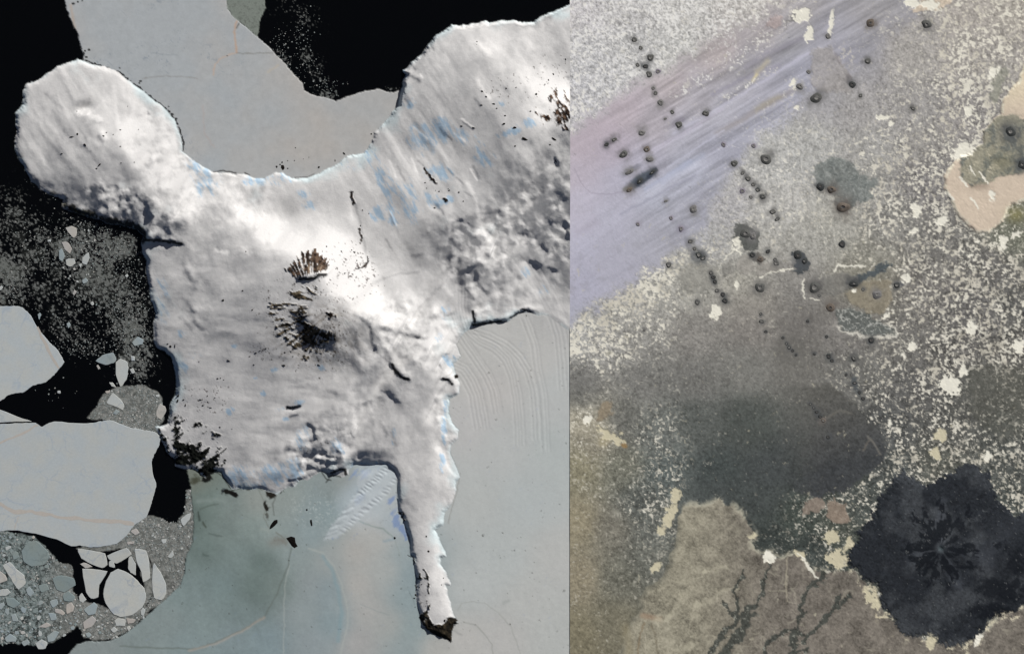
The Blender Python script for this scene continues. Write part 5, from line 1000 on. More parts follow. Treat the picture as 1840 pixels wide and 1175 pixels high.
tabR.update({0: dict(name='desert_plain', mat=M_LAND, kind='structure'), 1: dict(name='dust_plain', mat=M_LAND, kind='structure'),
 2: dict(name='lava_shield', mat=M_LAND, label='low round charcoal lava shield with a chain of tiny pits on the dark plain', cat='volcano'),
 3: dict(name='black_volcano', mat=M_LAVA, label='big black volcano with a lobed outline and dark radial lava streaks at lower right', cat='volcano'),
 4: dict(name='tableland', mat=M_LAND, kind='structure'), 5: dict(name='pale_tableland', mat=M_LAND, label='pinkish beige tableland with bright rim cut by the right edge', cat='tableland'),
 6: dict(name='scrub_hills', mat=M_LAND, label='grey-green rough hills on top of the pinkish tableland', cat='hills'),
 7: dict(name='lava_flow', mat=M_LAND, label='grey-green lobed lava flow like a feather beside three dark cones', cat='lava flow', group=FG), 8: dict(name='lava_flow', mat=M_LAND, label='round dark grey lava patch above two pale grey lobes', cat='lava flow', group=FG),
 9: dict(name='lava_flow', mat=M_LAND, label='narrow blue-black flow slanting up to the right from a dark cone', cat='lava flow', group=FG), 10: dict(name='lava_flow', mat=M_LAND, label='ragged grey flow veined with white clay in the centre right', cat='lava flow', group=FG)})
ZR = Z.copy()
RF, (Zp, Cp), LABp = pad_out(R, [Z, colr], LABR, [], RING, RING, RING)
grid_objects(RF, Zp, np.clip(Cp, 0, 1), LABp, tabR)
def ground_right(x, y):
    i = int(np.clip(round((x - rx[0]) / ST), 0, len(rx) - 1)); j = int(np.clip(round((y - ry[0]) / ST), 0, len(ry) - 1))
    return float(ZR[j, i])
# ================================================================== ICE FLOES, CONES, ROCKS
def mats_floe(name, c, crackc, bands=(), amt=.5):
    """old snow on a floe: mottled, with hair cracks"""
    m = bpy.data.materials.new(name); m.use_nodes = True
    N, K = m.node_tree.nodes, m.node_tree.links
    b = N['Principled BSDF']; b.inputs['Roughness'].default_value = .85; b.inputs['Specular IOR Level'].default_value = .12
    g = N.new('ShaderNodeNewGeometry')
    def noise(scale, det, vec=None):
        n = N.new('ShaderNodeTexNoise'); n.inputs['Scale'].default_value = scale; n.inputs['Detail'].default_value = det
        K.new(vec or g.outputs['Position'], n.inputs['Vector']); return n
    def ramp(sock, a, b_, lo, hi):
        r = N.new('ShaderNodeMapRange'); r.inputs['From Min'].default_value = a; r.inputs['From Max'].default_value = b_
        r.inputs['To Min'].default_value = lo; r.inputs['To Max'].default_value = hi; K.new(sock, r.inputs['Value']); return r.outputs[0]
    def mixc(fac, c1, c2):
        x = N.new('ShaderNodeMix'); x.data_type = 'RGBA'
        K.new(fac, x.inputs['Factor'])
        for s, v in ((6, c1), (7, c2)):
            if isinstance(v, tuple): x.inputs[s].default_value = (*v, 1)
            else: K.new(v, x.inputs[s])
        return x.outputs[2]
    base = tuple(alb(*c)); n1 = noise(.03, 5); n2 = noise(.35, 4)
    warm = tuple(alb(c[0] + 4, c[1] + 1, c[2] - 3))
    col = mixc(ramp(n1.outputs['Fac'], .4, .62, 0, 1), base, warm)
    vo = N.new('ShaderNodeTexVoronoi'); vo.feature = 'DISTANCE_TO_EDGE'; vo.inputs['Scale'].default_value = .028
    dist = noise(.07, 5)
    dv = N.new('ShaderNodeVectorMath'); dv.operation = 'MULTIPLY_ADD'; dv.inputs[1].default_value = (26, 26, 0)
    K.new(dist.outputs['Color'], dv.inputs[0]); K.new(g.outputs['Position'], dv.inputs[2]); K.new(dv.outputs[0], vo.inputs['Vector'])
    mk = N.new('ShaderNodeMath'); mk.operation = 'MULTIPLY'
    K.new(ramp(vo.outputs['Distance'], .0, .035, amt, 0), mk.inputs[0]); K.new(ramp(noise(.016, 3).outputs['Fac'], .45, .6, 0, 1), mk.inputs[1])
    col = mixc(mk.outputs[0], col, tuple(alb(*crackc)))
    sc = N.new('ShaderNodeVectorMath'); sc.operation = 'SCALE'; K.new(col, sc.inputs[0])
    oi = N.new('ShaderNodeObjectInfo')
    ml = N.new('ShaderNodeMath'); ml.operation = 'MULTIPLY'
    K.new(ramp(n2.outputs['Fac'], .3, .7, .955, 1.045), ml.inputs[0]); K.new(ramp(oi.outputs['Random'], 0, 1, .96, 1.04), ml.inputs[1])
    K.new(ml.outputs[0], sc.inputs['Scale']); K.new(sc.outputs[0], b.inputs['Base Color'])
    bp = N.new('ShaderNodeBump'); bp.inputs['Strength'].default_value = .12; K.new(n2.outputs['Fac'], bp.inputs['Height']); K.new(bp.outputs[0], b.inputs['Normal'])
    return m
M_FL = {'p': mats_floe('floe_pale', (164,168,166), (122,134,148)), 'w': mats_floe('floe_warm', (163,162,158), (120,122,122), amt=.35), 'b': mats_floe('floe_blue', (134,145,148), (100,112,118)),
        'g': mats_floe('floe_grey', (118,130,130), (80,90,92)), 't': mats_floe('floe_tan', (158,155,151), (120,112,104)), 'L': mats_floe('floe_large', (162,168,169), (140,152,164), amt=.6)}
M_LEAD = material('refrozen_lead', .85, .12, base=tuple(alb(166,160,152)), grain=.06, gscale=.3)

def smooth_ring(pts, per=4, jit=.6, seed=0):
    """closed outline, corners softened, with small bites"""
    P = np.asarray(pts, float); n = len(P); out = []
    rg = random.Random(seed)
    for k in range(n):
        p0, p1, p2, p3 = P[k - 1], P[k], P[(k + 1) % n], P[(k + 2) % n]
        for t in np.arange(per) / per:
            c = .5 * ((2 * p1) + (-p0 + p2) * t + (2 * p0 - 5 * p1 + 4 * p2 - p3) * t * t + (-p0 + 3 * p1 - 3 * p2 + p3) * t ** 3)
            l_ = p1 + (p2 - p1) * t
            c = .3 * c + .7 * l_
            out.append((c[0] + rg.uniform(-jit, jit), c[1] + rg.uniform(-jit, jit)))
    return out

def slab(name, ring, top, thick, bev=.8):
    """ice slab: level top, broken bevelled edge, sides down under the waterline; ring in ground cells"""
    ctr = np.mean(ring, axis=0)
    R_ = np.array([(x - ctr[0], -(y - ctr[1])) for x, y in ring])
    area = np.sum(R_[:, 0] * np.roll(R_[:, 1], -1) - np.roll(R_[:, 0], -1) * R_[:, 1])
    if area < 0: R_ = R_[::-1]
    n = len(R_); ln = np.linalg.norm(R_, axis=1, keepdims=True) + 1e-6
    inner = R_ * np.maximum(.3, 1 - bev / ln)
    V = [(x, y, top) for x, y in inner] + [(x, y, top - bev * .6) for x, y in R_] + [(x * 1.0, y * 1.0, top - thick) for x, y in R_]
    F = [tuple(range(n))]
    for a in (0, n):
        for k in range(n): F.append((a + k, a + n + k, a + n + (k + 1) % n, a + (k + 1) % n))
    me = bpy.data.meshes.new(name); me.from_pydata(V, [], F); me.update()
    return me, ctr

FGp = 'ice floes drifting off the coast'
FLO = [  # key, outline, label
('p',[(139.1,985.3),(163.4,988.6),(188.9,993.7),(192.7,1014.1),(183.8,1020.5),(163.4,1012.8),(145.5,1002.6)],'pale oblong floe directly under the great cracked slab, left of two others'),
('p',[(192.7,997.5),(227.2,983.5),(236.1,996.2),(209.3,1012.8),(196.6,1005.2)],'pale triangular floe below the right end of the great cracked slab'),
('p',[(195.3,1009),(202.9,1006.5),(206.8,1019.2),(196.6,1017.9)],'tiny pale floe wedged between two floes and the big round one'),
('w',[(144.2,1012.8),(153.2,1010.3),(165.9,1017.9),(153.2,1020.5)],'thin sliver of ice above the cracked triangular floe'),
('p',[(148.1,1021.8),(192.7,1025.6),(178.7,1051.1),(176.1,1072.8),(163.4,1075.4),(154.4,1063.9)],'large triangular floe with a crack, touching the left of the big round floe'),
('p',[(190.2,1043.5),(199.1,1028.2),(211.9,1021.8),(229.7,1028.2),(247.6,1043.5),(259.1,1056.2),(262.9,1071.6),(255.3,1092),(237.4,1104.7),(217,1108.6),(204.2,1103.5),(190.2,1084.3),(185.1,1066.4)],'biggest round floe in the bottom left pack'),
('p',[(231,1001.4),(236.1,998.8),(243.8,1012.8),(243.8,1033.3),(234.8,1028.2),(229.7,1020.5)],'narrow floe upper right of the big round floe'),
('p',[(242.5,986),(262.9,988.6),(268,1007.7),(269.3,1038.4),(257.8,1046),(254,1028.2),(245,1007.7)],'tall rectangular floe right of the narrow one above the round floe'),
('p',[(277,1010.3),(288.4,1028.2),(298.7,1048.6),(298.7,1066.4),(291,1077.9),(277,1074.1),(273.1,1053.7),(273.7,1023)],'teardrop floe farthest right in the bottom left pack'),
('p',[(141.7,1071.6),(146.8,1065.2),(155.2,1076.7),(149.3,1082.3),(142.9,1079.2)],'small oval floe below the black lead, left of the cracked triangle'),
('b',[(150.6,1094.5),(168.5,1081.8),(174.9,1086.9),(171,1102.2),(158.3,1104.7)],'blue-grey almond floe below the cracked triangle'),
('t',[(149.3,1117.5),(165.9,1106),(173.6,1113.7),(163.4,1126.4),(151.9,1130.3)],'tan tilted floe at lower left of the big round floe'),
('p',[(205.5,1115),(211.9,1109.9),(225.9,1112.4),(224.6,1123.9),(209.3,1123.9)],'floe touching the underside of the big round floe'),
('t',[(227.2,1109.9),(243.8,1112.4),(240,1118.8),(229.7,1120.1)],'small tan floe right of the one under the round floe'),
('p',[(199.1,1130.3),(205.5,1125.2),(211.9,1131.5),(204.2,1136.7)],'small floe at the very bottom edge of the pack beside the teal ice'),
('p',[(227.2,1126.4),(232.3,1123.9),(235.4,1129),(231,1134.1)],'little square floe on the teal shore south of the round floe'),
('p',[(252.7,1097.1),(256.6,1090.7),(260.9,1095.8),(257.8,1106),(254,1104.7)],'little upright floe at the lower right of the round floe'),
('g',[(38.3,989.9),(51.1,973.3),(66.4,972),(84.3,987.3),(89.4,1000.1),(79.1,1014.1),(56.2,1017.4),(42.1,1007.7)],'big dull grey-blue round floe in the left of the pack'),
('p',[(5.1,1015.4),(17.9,1009),(28.1,1020.5),(43.4,1033.3),(46,1048.6),(33.2,1058.8),(23,1046),(14,1031)],'long pale floe slanting down below the dull grey-blue one'),
('w',[(-6,1023),(0,1025.6),(10.2,1033.3),(13.3,1042.2),(0,1047.3),(-6,1045)],'warm grey floe cut by the left edge beside the long slanting one'),
('p',[(-6,1060),(0,1058.8),(12.8,1057.5),(19.1,1063.9),(10.2,1070.3),(-6,1070.3)],'flat floe on the left edge below the warm grey one'),
('b',[(47.2,1058.8),(52.3,1053.2),(61.3,1063.9),(54.9,1071.6),(48.5,1066.4)],'bluish pebble-shaped floe in the middle of the crushed pack'),
('g',[(93.2,1038.4),(109.8,1033.3),(132.7,1038.4),(135.3,1051.1),(114.9,1063.9),(102.1,1058.8)],'broad grey floe left of the black lead'),
('g',[(112.3,1069),(122.5,1061.3),(135.3,1071.6),(130.2,1080.5),(114.9,1079.2)],'dark grey lumpy floe under the broad grey one'),
('g',[(68.9,1051.1),(84.2,1048.6),(88.1,1058.8),(74,1063.9)],'small grey floe just left of the broad grey one'),
('b',[(89.4,1079.2),(102.1,1075.4),(104.7,1084.3),(94.5,1092)],'pale blue chunk below the broad grey floe'),
('t',[(118.7,1086.9),(127.6,1081.8),(133.3,1089.4),(130.2,1098.4),(120,1102.2)],'tan chunk at the left bank of the black lead'),
('t',[(98.3,1093.3),(109.8,1094.5),(117.4,1102.2),(112.3,1104.7),(99.6,1099.6)],'long tan chip below the pale blue chunk'),
('b',[(86.8,1100.9),(99.6,1102.2),(102.1,1112.4),(91.9,1113.7)],'blue-grey chunk left of the black lead near the bottom of the pack'),
('g',[(10.2,1074.1),(25.5,1074.1),(35.7,1084.3),(25.5,1092),(12.8,1086.9)],'grey oval floe near the left edge in the lower pack'),
('b',[(-6,1087),(0,1084.3),(6.4,1080.5),(8.2,1086.9),(2.6,1094.5),(-6,1092)],'pale chunk cut by the left edge below the grey oval'),
('b',[(20.4,1104.7),(28.1,1102.2),(33.2,1115),(23,1116.2)],'blocky pale chunk below the grey oval floe'),
('b',[(8.9,1145.6),(17.9,1137.9),(29.4,1145.6),(28.1,1152),(11.5,1153.3)],'round pale floe near the bottom left corner'),
('b',[(38.3,1153.3),(48.5,1148.1),(53.6,1154.5),(43.4,1160.9)],'small pale floe close to the bottom edge, right of the corner one'),
('p',[(63.8,1155.8),(74,1148.1),(85.5,1154.5),(81.7,1164.7),(68.9,1166)],'pale hexagonal floe near the bottom edge above the black lead'),
('b',[(84.2,1143),(97,1132.8),(105.9,1135.4),(97,1150.7),(86.8,1153.3)],'blue-grey floe touching the hexagonal one'),
('t',[(68.9,1125.2),(84.2,1117.5),(91.9,1122.6),(81.7,1127.7)],'tan floe at the middle of the lower pack'),
('b',[(153.2,1137.9),(159.5,1135.4),(164.6,1140.5),(158.3,1145.6)],'small round floe below the tilted tan floe'),
('p',[(324.2,933.7),(334.4,924.8),(343.3,920.9),(340.8,933.7),(329.3,945.2)],'bright floe beside the black pool at the teal ice edge'),
('p',[(301.2,1000.1),(310.1,988.6),(312.7,997.5),(306.3,1002.6)],'single pale shard in the grey slush right of the tall floe'),
('t',[(234.8,954.1),(243.8,949),(251.4,956.7),(242.5,961.8)],'tan floe at the lower right corner of the great cracked slab'),
('t',[(228.4,973.3),(240,972),(240,977.1),(229.7,978.4)],'flat tan chip just below the corner of the great cracked slab'),
('p',[(289.7,969.4),(298.7,968.2),(298.7,974.6),(292.3,976.6)],'small bright chip in the middle of the grey slush'),
('b',[(172.3,648.5),(183.8,638.3),(202.9,633.2),(209.3,645.9),(204.2,652.3),(188.9,656.2)],'bluish wing-shaped floe between the black channels'),
('p',[(208,651.1),(217,644.7),(228.4,649.8),(231,661.3),(227.2,681.7),(217,695.7),(208,674)],'tall almond floe right of the wing-shaped one'),
('p',[(191.4,723.8),(202.9,705.9),(214.4,714.9),(223.4,727.6),(220.8,736.6),(206.8,730.2)],'pale triangular floe in the slush above the great slab'),
('w',[(280.8,737.8),(287.2,725.1),(296.1,730.2),(298.7,739.1),(289.7,754.4),(280.8,748.1)],'warm egg-shaped floe beside the rock field'),
('b',[(237.4,615.3),(247.6,605.1),(257.8,610.2),(255.3,619.1),(241.2,621.7)],'round blue-grey floe alone in the speckled water'),
('b',[(202.9,743),(208,735.3),(215.7,739.1),(209.3,745.5)],'small blue chip below the pale triangular floe'),
('p',[(196.6,686.8),(204.2,688.1),(208,695.7),(200.4,694.5)],'narrow chip at the left of the almond floe tip'),
('t',[(188.9,703.4),(197.8,700.8),(196.6,705.9),(191.4,707.2)],'tan chip above the pale triangular floe'),
('p',[(233.6,663.8),(238.7,661.3),(242.5,668.9),(237.4,671.5)],'small chip right of the almond floe'),
('p',[(234.8,639.6),(241.2,640.8),(242.5,648.5),(236.1,648.5)],'small upright chip above the almond floe on its right'),
('t',[(176.1,654.9),(180,662.5),(176.1,663.8),(173.6,657.4)],'thin tan chip under the wing-shaped floe'),
('p',[(103.4,702.1),(108.5,702.1),(108.5,706.7),(103.4,706.7)],'lone bright block in the middle of the black channel'),
('p',[(279.5,709.8),(285.9,708.5),(285.9,713.6),(280.8,713.6)],'small chip above the egg-shaped floe'),
('w',[(117.4,409.8),(127.6,406.7),(137.8,409.8),(137.8,422.5),(132.7,427.6),(125.1,421.3)],'topmost floe of the small pack under the cape'),
('t',[(111,435.3),(121.3,435.3),(128.9,446.8),(125.1,455.7),(116.2,448.1)],'pinkish tapered floe at the top of the small pack'),
('b',[(105.9,450.6),(111,446.8),(116.2,460.8),(112.3,469.8),(105.9,466)],'bluish left floe of the small pack under the cape'),
('p',[(118.7,465.9),(132.7,464.7),(135.3,473.6),(126.4,480),(118.7,476.2)],'bottom floe of the small pack with dark cracks'),
('p',[(148.1,463.4),(158.3,453.2),(161.3,463.4),(155.7,476.2),(148.1,473.6)],'right-hand floe of the small pack under the cape'),
('p',[(141.7,476.2),(146.8,473.6),(145.5,482.5)],'little triangular chip beneath the small pack'),
('b',[(146.8,504.2),(154.4,499.1),(158.3,505.5),(150.6,510.6)],'bluish floe south of the small pack'),
('t',[(130.2,527.2),(134,520.8),(137.8,524.7),(132.7,531.1)],'tan drop-shaped chip in open black water south of the small pack'),
('p',[(162.1,545.1),(165.9,541.2),(169.2,546.3),(165.9,549.7)],'bright round chip in the black water east of the left sheet'),
('b',[(67.7,565.5),(71.5,561.7),(74,566.8),(70.2,574.4)],'small upright chip at the corner of the left sheet'),
('b',[(120,582.1),(123.8,578.3),(126.9,584.6),(122.5,589.8)],'blue-white chip east of the left sheet'),
('p',[(224.6,495.3),(228.5,492),(231,496.6),(227.2,499.1)],'small bright chip alone in the speckled water near the ice cliff'),
('p',[(85.5,431.5),(90.6,430.7),(91.1,434.8),(86.3,435.3)],'small square chip left of the small pack'),
('p',[(-6,514),(0,514.4),(3.1,513.2),(5.6,517),(1.3,521.6),(-6,521)],'pale chip cut by the left edge above the left sheet'),
('p',[(-30,737),(0,736),(30,748),(58,757.5),(30,757),(0,759),(-30,760)],'thin wedge of ice between the left sheet and the great slab'),
]
occupied = []
def cen_r(P):
    P = np.asarray(P); c = P.mean(0); return c[0], c[1], float(np.linalg.norm(P - c, axis=1).max())
def floe(key, pts, label, top=1.6, per=3, jit=.35, seed=0):
    ring = smooth_ring(pts, per, jit, seed)
    me, c = slab('ice_floe', ring, 0.0, top + 1.0, .6)
    o = add_obj('ice_floe', me, M_FL[key]); o.location = wpos(c[0], c[1], top)
    tag(o, label, 'ice floe', FGp)
    occupied.append(cen_r(pts)); return o
for k, (key, pts, lb) in enumerate(FLO):
    floe(key, pts, lb, .75 + .12 * (k % 3), 3, .5, k)

def big_sheet(pts, label, leads, seed):
    root = bpy.data.objects.new('ice_sheet', None); COL.objects.link(root)
    c = np.mean(pts, axis=0); root.location = wpos(c[0], c[1], 0); tag(root, label, 'ice floe', 'large sheets of sea ice')
    ring = smooth_ring(pts, 5, .55, seed)
    me, cc = slab('slab', ring, 0.95, 1.6, .6)
    o = add_obj('slab', me, M_FL['L'], root); o.location = Vector(wpos(cc[0], cc[1], 0)) - root.location
    for line, wd in leads:
        P = np.asarray(line, float); s = np.r_[0, np.cumsum(np.hypot(*np.diff(P, axis=0).T))]
        t = np.linspace(0, s[-1], max(8, int(s[-1] / 5))); x = np.interp(t, s, P[:, 0]); y = np.interp(t, s, P[:, 1])
        dx, dy = np.gradient(x), np.gradient(y); L_ = np.hypot(dx, dy)
        hw = wd / 2 * (1 + .35 * vnoise(t / 14, t * 0 + seed, 7)) ; wob = 1.6 * vnoise(t / 9, t * 0 + 3.3, 8)
        xa, ya = x - dy / L_ * (hw + wob), y + dx / L_ * (hw + wob); xb, yb = x + dy / L_ * (hw - wob), y - dx / L_ * (hw - wob)
        V = [tuple(Vector(wpos(a, b, 1.0)) - root.location) for a, b in zip(xa, ya)] + [tuple(Vector(wpos(a, b, 1.0)) - root.location) for a, b in zip(xb, yb)]
        n = len(t)
        F = [(k, k + 1, n + k + 1, n + k) for k in range(n - 1)]
        F = [f[::-1] for f in F]
        m2 = bpy.data.meshes.new('refrozen_lead'); m2.from_pydata(V, [], F); m2.update()
        add_obj('refrozen_lead', m2, M_LEAD, root)
    return root
big_sheet([(-60,549),(0,550.5),(25,550),(40,552),(55,567),(68,590),(80,605),(92,618),(105,631),(115.5,651),(105,664),(97,674),(82,687),(59,693),(43,705),(28,707),(15,710),(0,720.5),(-60,722)],
          'smooth grey-green sea ice sheet with a pinkish strip, cut by the left edge', [([(66,588),(78,610),(90,635),(100,652),(106,662)],4.5)], 3)
big_sheet([(-60,768),(0,762),(33,760),(64,760),(75,767),(88,760),(101,757),(128,760),(163,760),(180,757),(197,755),(209,758),(230,767),(255,772),(278,776),(288,784),(286,799),(277,817),(272,830),(274,850),(281,871),(276,890),(271,907),(263,929),(242,943),(227,962),(209,977),(179,983),(160,983),(143,980),(128,981),(102,969),(64,959),(26,952),(0,954),(-60,958)],
          'great pale sea ice slab crossed by a beige refrozen crack at lower left', [([(-30,898),(0,905),(25,919),(60,919),(110,929),(170,935),(205,936),(241,940)],6.5),([(-20,800),(0,795),(30,783),(50,774),(68,763)],3.5),([(32,926),(27,950)],1.2)], 4)

# smaller floes packed between the big ones
rf = random.Random(21)
def inside(pt, P):
    x, y = pt; c = False; n = len(P)
    for k in range(n):
        (x1, y1), (x2, y2) = P[k], P[(k + 1) % n]
        if (y1 > y) != (y2 > y) and x < (x2 - x1) * (y - y1) / (y2 - y1) + x1: c = not c
    return c
small = []
ZONES = [(SLUSH[2], 120, (2.0, 7.5), 'small rounded floe jammed in the crushed pack of the bottom left corner', 'small floes of the corner pack'),
         (SLUSH[3], 24, (1.8, 4.2), 'small floe in the slush under the big round floe', 'small floes under the round floe'),
         (SLUSH[1], 34, (1.6, 3.4), 'small pale floe set in the grey slush beside the teal ice', 'small floes beside the teal ice'),
         (SLUSH[0], 26, (1.6, 3.4), 'small pale floe set in the grey slush above the great slab', 'small floes above the great slab'),
         ([(85,415),(185,410),(190,480),(150,500),(172,520),(175,560),(140,520),(95,470)], 18, (1.4, 3.2), 'tiny chip of ice round the small pack under the cape', 'ice chips under the cape')]
occ = np.array(occupied)
for P, n, (a, b), lb, gp in ZONES:
    A_ = np.array(P); tries = 0; made = 0
    while made < n and tries < 6000:
        tries += 1
        x, y = rf.uniform(max(-20, A_[:, 0].min()), A_[:, 0].max()), rf.uniform(A_[:, 1].min(), A_[:, 1].max())
        r = a + (b - a) * rf.random() ** 2.2 if tries < 2500 else a + .4 * (b - a) * rf.random()
        if not inside((x, y), P): continue
        if np.any(np.hypot(occ[:, 0] - x, occ[:, 1] - y) < occ[:, 2] * .86 + r * .9): continue
        occ = np.vstack([occ, (x, y, r)]); made += 1
        nn = rf.randint(5, 7); el = rf.uniform(.5, .95); th = rf.uniform(0, 3.14)
        ring = []
        for k in range(nn):
            q = 2 * math.pi * (k + rf.uniform(-.25, .25)) / nn; rr_ = r * rf.uniform(.72, 1.15)
            u, v = rr_ * math.cos(q), rr_ * el * math.sin(q)
            ring.append((x + u * math.cos(th) - v * math.sin(th), y + u * math.sin(th) + v * math.cos(th)))
        me, c = slab('ice_floe', ring, 0, 1.6, .35)
        o = add_obj('ice_floe', me, M_FL[rf.choice('bgbgbpw' if P is SLUSH[2] else 'ppgw')]); o.location = wpos(c[0], c[1], .65 + rf.random() * .2)
        small.append((o, x, y, gp))
def ordinal(k):
    a = ['', 'first', 'second', 'third', 'fourth', 'fifth', 'sixth', 'seventh', 'eighth', 'ninth', 'tenth', 'eleventh', 'twelfth', 'thirteenth', 'fourteenth', 'fifteenth', 'sixteenth', 'seventeenth', 'eighteenth', 'nineteenth']
    if k < 20: return a[k]
    return {20: 'twentieth', 30: 'thirtieth'}.get(k) or {2: 'twenty-', 3: 'thirty-'}[k // 10] + a[k % 10]
ANCH = {5: 'big round floe', 4: 'cracked triangular floe', 0: 'oblong floe under the great slab', 7: 'tall rectangular floe', 8: 'teardrop floe', 10: 'blue-grey almond floe', 11: 'tilted tan floe', 14: 'bottom chip beside the teal ice', 17: 'dull grey-blue round floe', 18: 'long slanting pale floe',
 19: 'warm grey floe on the left edge', 21: 'bluish pebble-shaped floe', 22: 'broad grey floe', 23: 'lumpy dark grey floe', 25: 'pale blue chunk', 28: 'blue-grey chunk by the black lead', 29: 'grey oval floe', 31: 'blocky pale chunk', 32: 'round floe in the corner', 34: 'pale hexagonal floe', 36: 'tan floe of the lower pack',
 38: 'bright floe at the black pool', 39: 'single pale shard', 40: 'corner of the great slab', 42: 'bright chip in mid slush', 44: 'almond floe', 45: 'triangular floe above the great slab', 46: 'egg-shaped floe', 56: 'topmost floe under the cape', 59: 'dark-cracked floe under the cape', 62: 'bluish floe south of the small pack'}
near = {}
for o, x, y, gp in small:
    k = min(ANCH, key=lambda q: math.hypot(occupied[q][0] - x, occupied[q][1] - y) - occupied[q][2])
    near.setdefault(k, []).append((x, o, gp))
for k, lst in near.items():
    lst.sort(key=lambda t: t[0])
    for q, (x, o, gp) in enumerate(lst):
        tag(o, ('only small floe nearest the ' if len(lst) == 1 else ordinal(q + 1) + ' from left of the small floes nearest the ') + ANCH[k], 'ice floe', gp)

# brash: countless crumbs, one object
V, Fl, Cn, Cc = [], [], [], []
rb = np.random.RandomState(5)
def crumbs(n, sampler, rmin, rmax, cols):
    for _ in range(n):
        x, y = sampler()
        r = rmin + (rmax - rmin) * rb.rand() ** 3
        k = rb.randint(5, 7); q = np.arange(k) * 2 * np.pi / k + rb.rand() * 6 + rb.uniform(-.3, .3, k); rad = r * rb.uniform(.7, 1.15, k)
        b0 = len(V); zt = .4 + .15 * rb.rand() + .06 * r
        px_, py_ = x + rad * np.cos(q), y + rad * np.sin(q)
        for a, b in zip(px_, py_): V.append((a - W_ / 2, H_ / 2 - b, zt))
        for a, b in zip(px_, py_): V.append((a - W_ / 2, H_ / 2 - b, -.2))
        Fl.extend([b0 + j for j in range(k)][::-1]); Cn.append(k)
        for j in range(k):
            Fl.extend([b0 + j, b0 + (j + 1) % k, b0 + k + (j + 1) % k, b0 + k + j]); Cn.append(4)
        c = cols[rb.randint(len(cols))] * rb.uniform(.85, 1.1)
        Cc.extend([c] * (2 * k))
GC = [alb(140,145,142), alb(122,128,126), alb(108,114,112), alb(148,147,142)]
def in_poly_sampler(P, clump=0):
    A_ = np.array(P)
    def f():
        while True:
            p = (rb.uniform(max(-30, A_[:, 0].min()), A_[:, 0].max()), rb.uniform(A_[:, 1].min(), A_[:, 1].max()))
            if inside(p, P) and not np.any((np.hypot(occ[:70, 0] - p[0], occ[:70, 1] - p[1]) < occ[:70, 2] * .7)): return p
    return f
for k, n in ((0, 700), (1, 1100), (2, 1500), (3, 350), (4, 120)): crumbs(n, in_poly_sampler(SLUSH[k]), .7, 2.0, GC)
def gs(x, y, sx_, sy_):
    def f():
        return rb.normal(x, sx_), rb.normal(y, sy_)
    return f
for x, y, a, b, n in ((150,440,38,26,500),(215,450,24,22,260),(225,560,26,45,650),(150,520,20,25,150),(70,450,40,45,260),(15,520,14,22,160),(125,600,26,22,120),(240,630,16,30,320),(150,625,22,12,120),(545,90,14,45,120),(585,160,14,12,60),(104,700,30,20,14),(505,118,10,30,80)):
    f0 = gs(x, y, a, b)
    def f1():
        for _ in range(50):
            p = f0()
            i = int(np.clip(round((p[0] - ux[0]) / ST), 0, nx - 1)); j = int(np.clip(round((p[1] - uy[0]) / ST), 0, ny - 1))
            if LABL[min(j, ny - 2), min(i, nx - 2)] in (0, 5): return p
        return (-60, 480)
    crumbs(n, f1, .45, 1.5, GC)
me = raw_mesh('brash_ice', np.array(V), np.array(Fl), np.array(Cn), np.clip(np.array(Cc), 0, 1), False)
tag(add_obj('brash_ice', me, M_SLUSH), kind='stuff')

# ---- rock islets and outcrops: uneven knobs of rock standing out of ice and snow
def knob(name, pts, z0, hgt, seed, mat, base_drop=1.5):
    """rock mass over an outline: rings stepping in and up, broken by noise"""
    rg = random.Random(seed); ring = smooth_ring(pts, 3, .25, seed); c = np.mean(ring, axis=0)
    R_ = np.array([(x - c[0], -(y - c[1])) for x, y in ring])
    if np.sum(R_[:, 0] * np.roll(R_[:, 1], -1) - np.roll(R_[:, 0], -1) * R_[:, 1]) < 0: R_ = R_[::-1]
    n = len(R_); V = []; F = []
    for f, h in ((1.0, -base_drop), (1.0, .15), (.8, .55), (.5, .9), (.22, 1.0)):
        for x, y in R_: V.append((x * f + rg.uniform(-.12, .12) * (f < 1) * 2, y * f + rg.uniform(-.12, .12) * (f < 1) * 2, -base_drop if h < 0 else hgt * h * rg.uniform(.75, 1.15)))
    V.append((0, 0, hgt)); top = len(V) - 1
    for a in range(4):
        for k in range(n): F.append((a * n + k, a * n + (k + 1) % n, (a + 1) * n + (k + 1) % n, (a + 1) * n + k))
    for k in range(n): F.append((4 * n + k, 4 * n + (k + 1) % n, top))
    me = bpy.data.meshes.new(name); me.from_pydata(V, [], F); me.update()
    o = add_obj(name, me, mat); o.location = wpos(c[0], c[1], z0); return o
M_KNOB = [material('outcrop_rock', .95, .06, base=tuple(alb(28,25,22)), grain=.35, gscale=.5, bump=.4, bscale=.5), material('islet_rock', .95, .06, base=tuple(alb(16,14,12)), grain=.35, gscale=.5)]
for pts, lb in (([(484,951),(486,943),(493,934),(499,933),(499,939),(491,947)],'black leaf-shaped rock islet standing in the teal ice, upper left of the larger one'),
  ([(514,966),(522,963),(530,965),(531,974),(535,981),(530,985),(524,981),(518,972)],'largest black rock islet in the teal ice south of the shore'),
  ([(557,934),(560,933),(561.5,944),(559,945)],'thin upright dark islet in the teal ice right of the two bigger ones'),
  ([(550,914),(552.5,913.5),(553,916.5),(550.5,917)],'tiny dark islet dot above the thin upright one'),
  ([(707.5,964.5),(710,964),(711.5,967),(708.5,968.5)],'tiny dark islet at the meeting of cracks west of the peninsula')):
    o = knob('rock_islet', pts, .8, 1.2, len(lb), M_KNOB[1]); tag(o, lb, 'islet', 'rock islets in the teal ice')
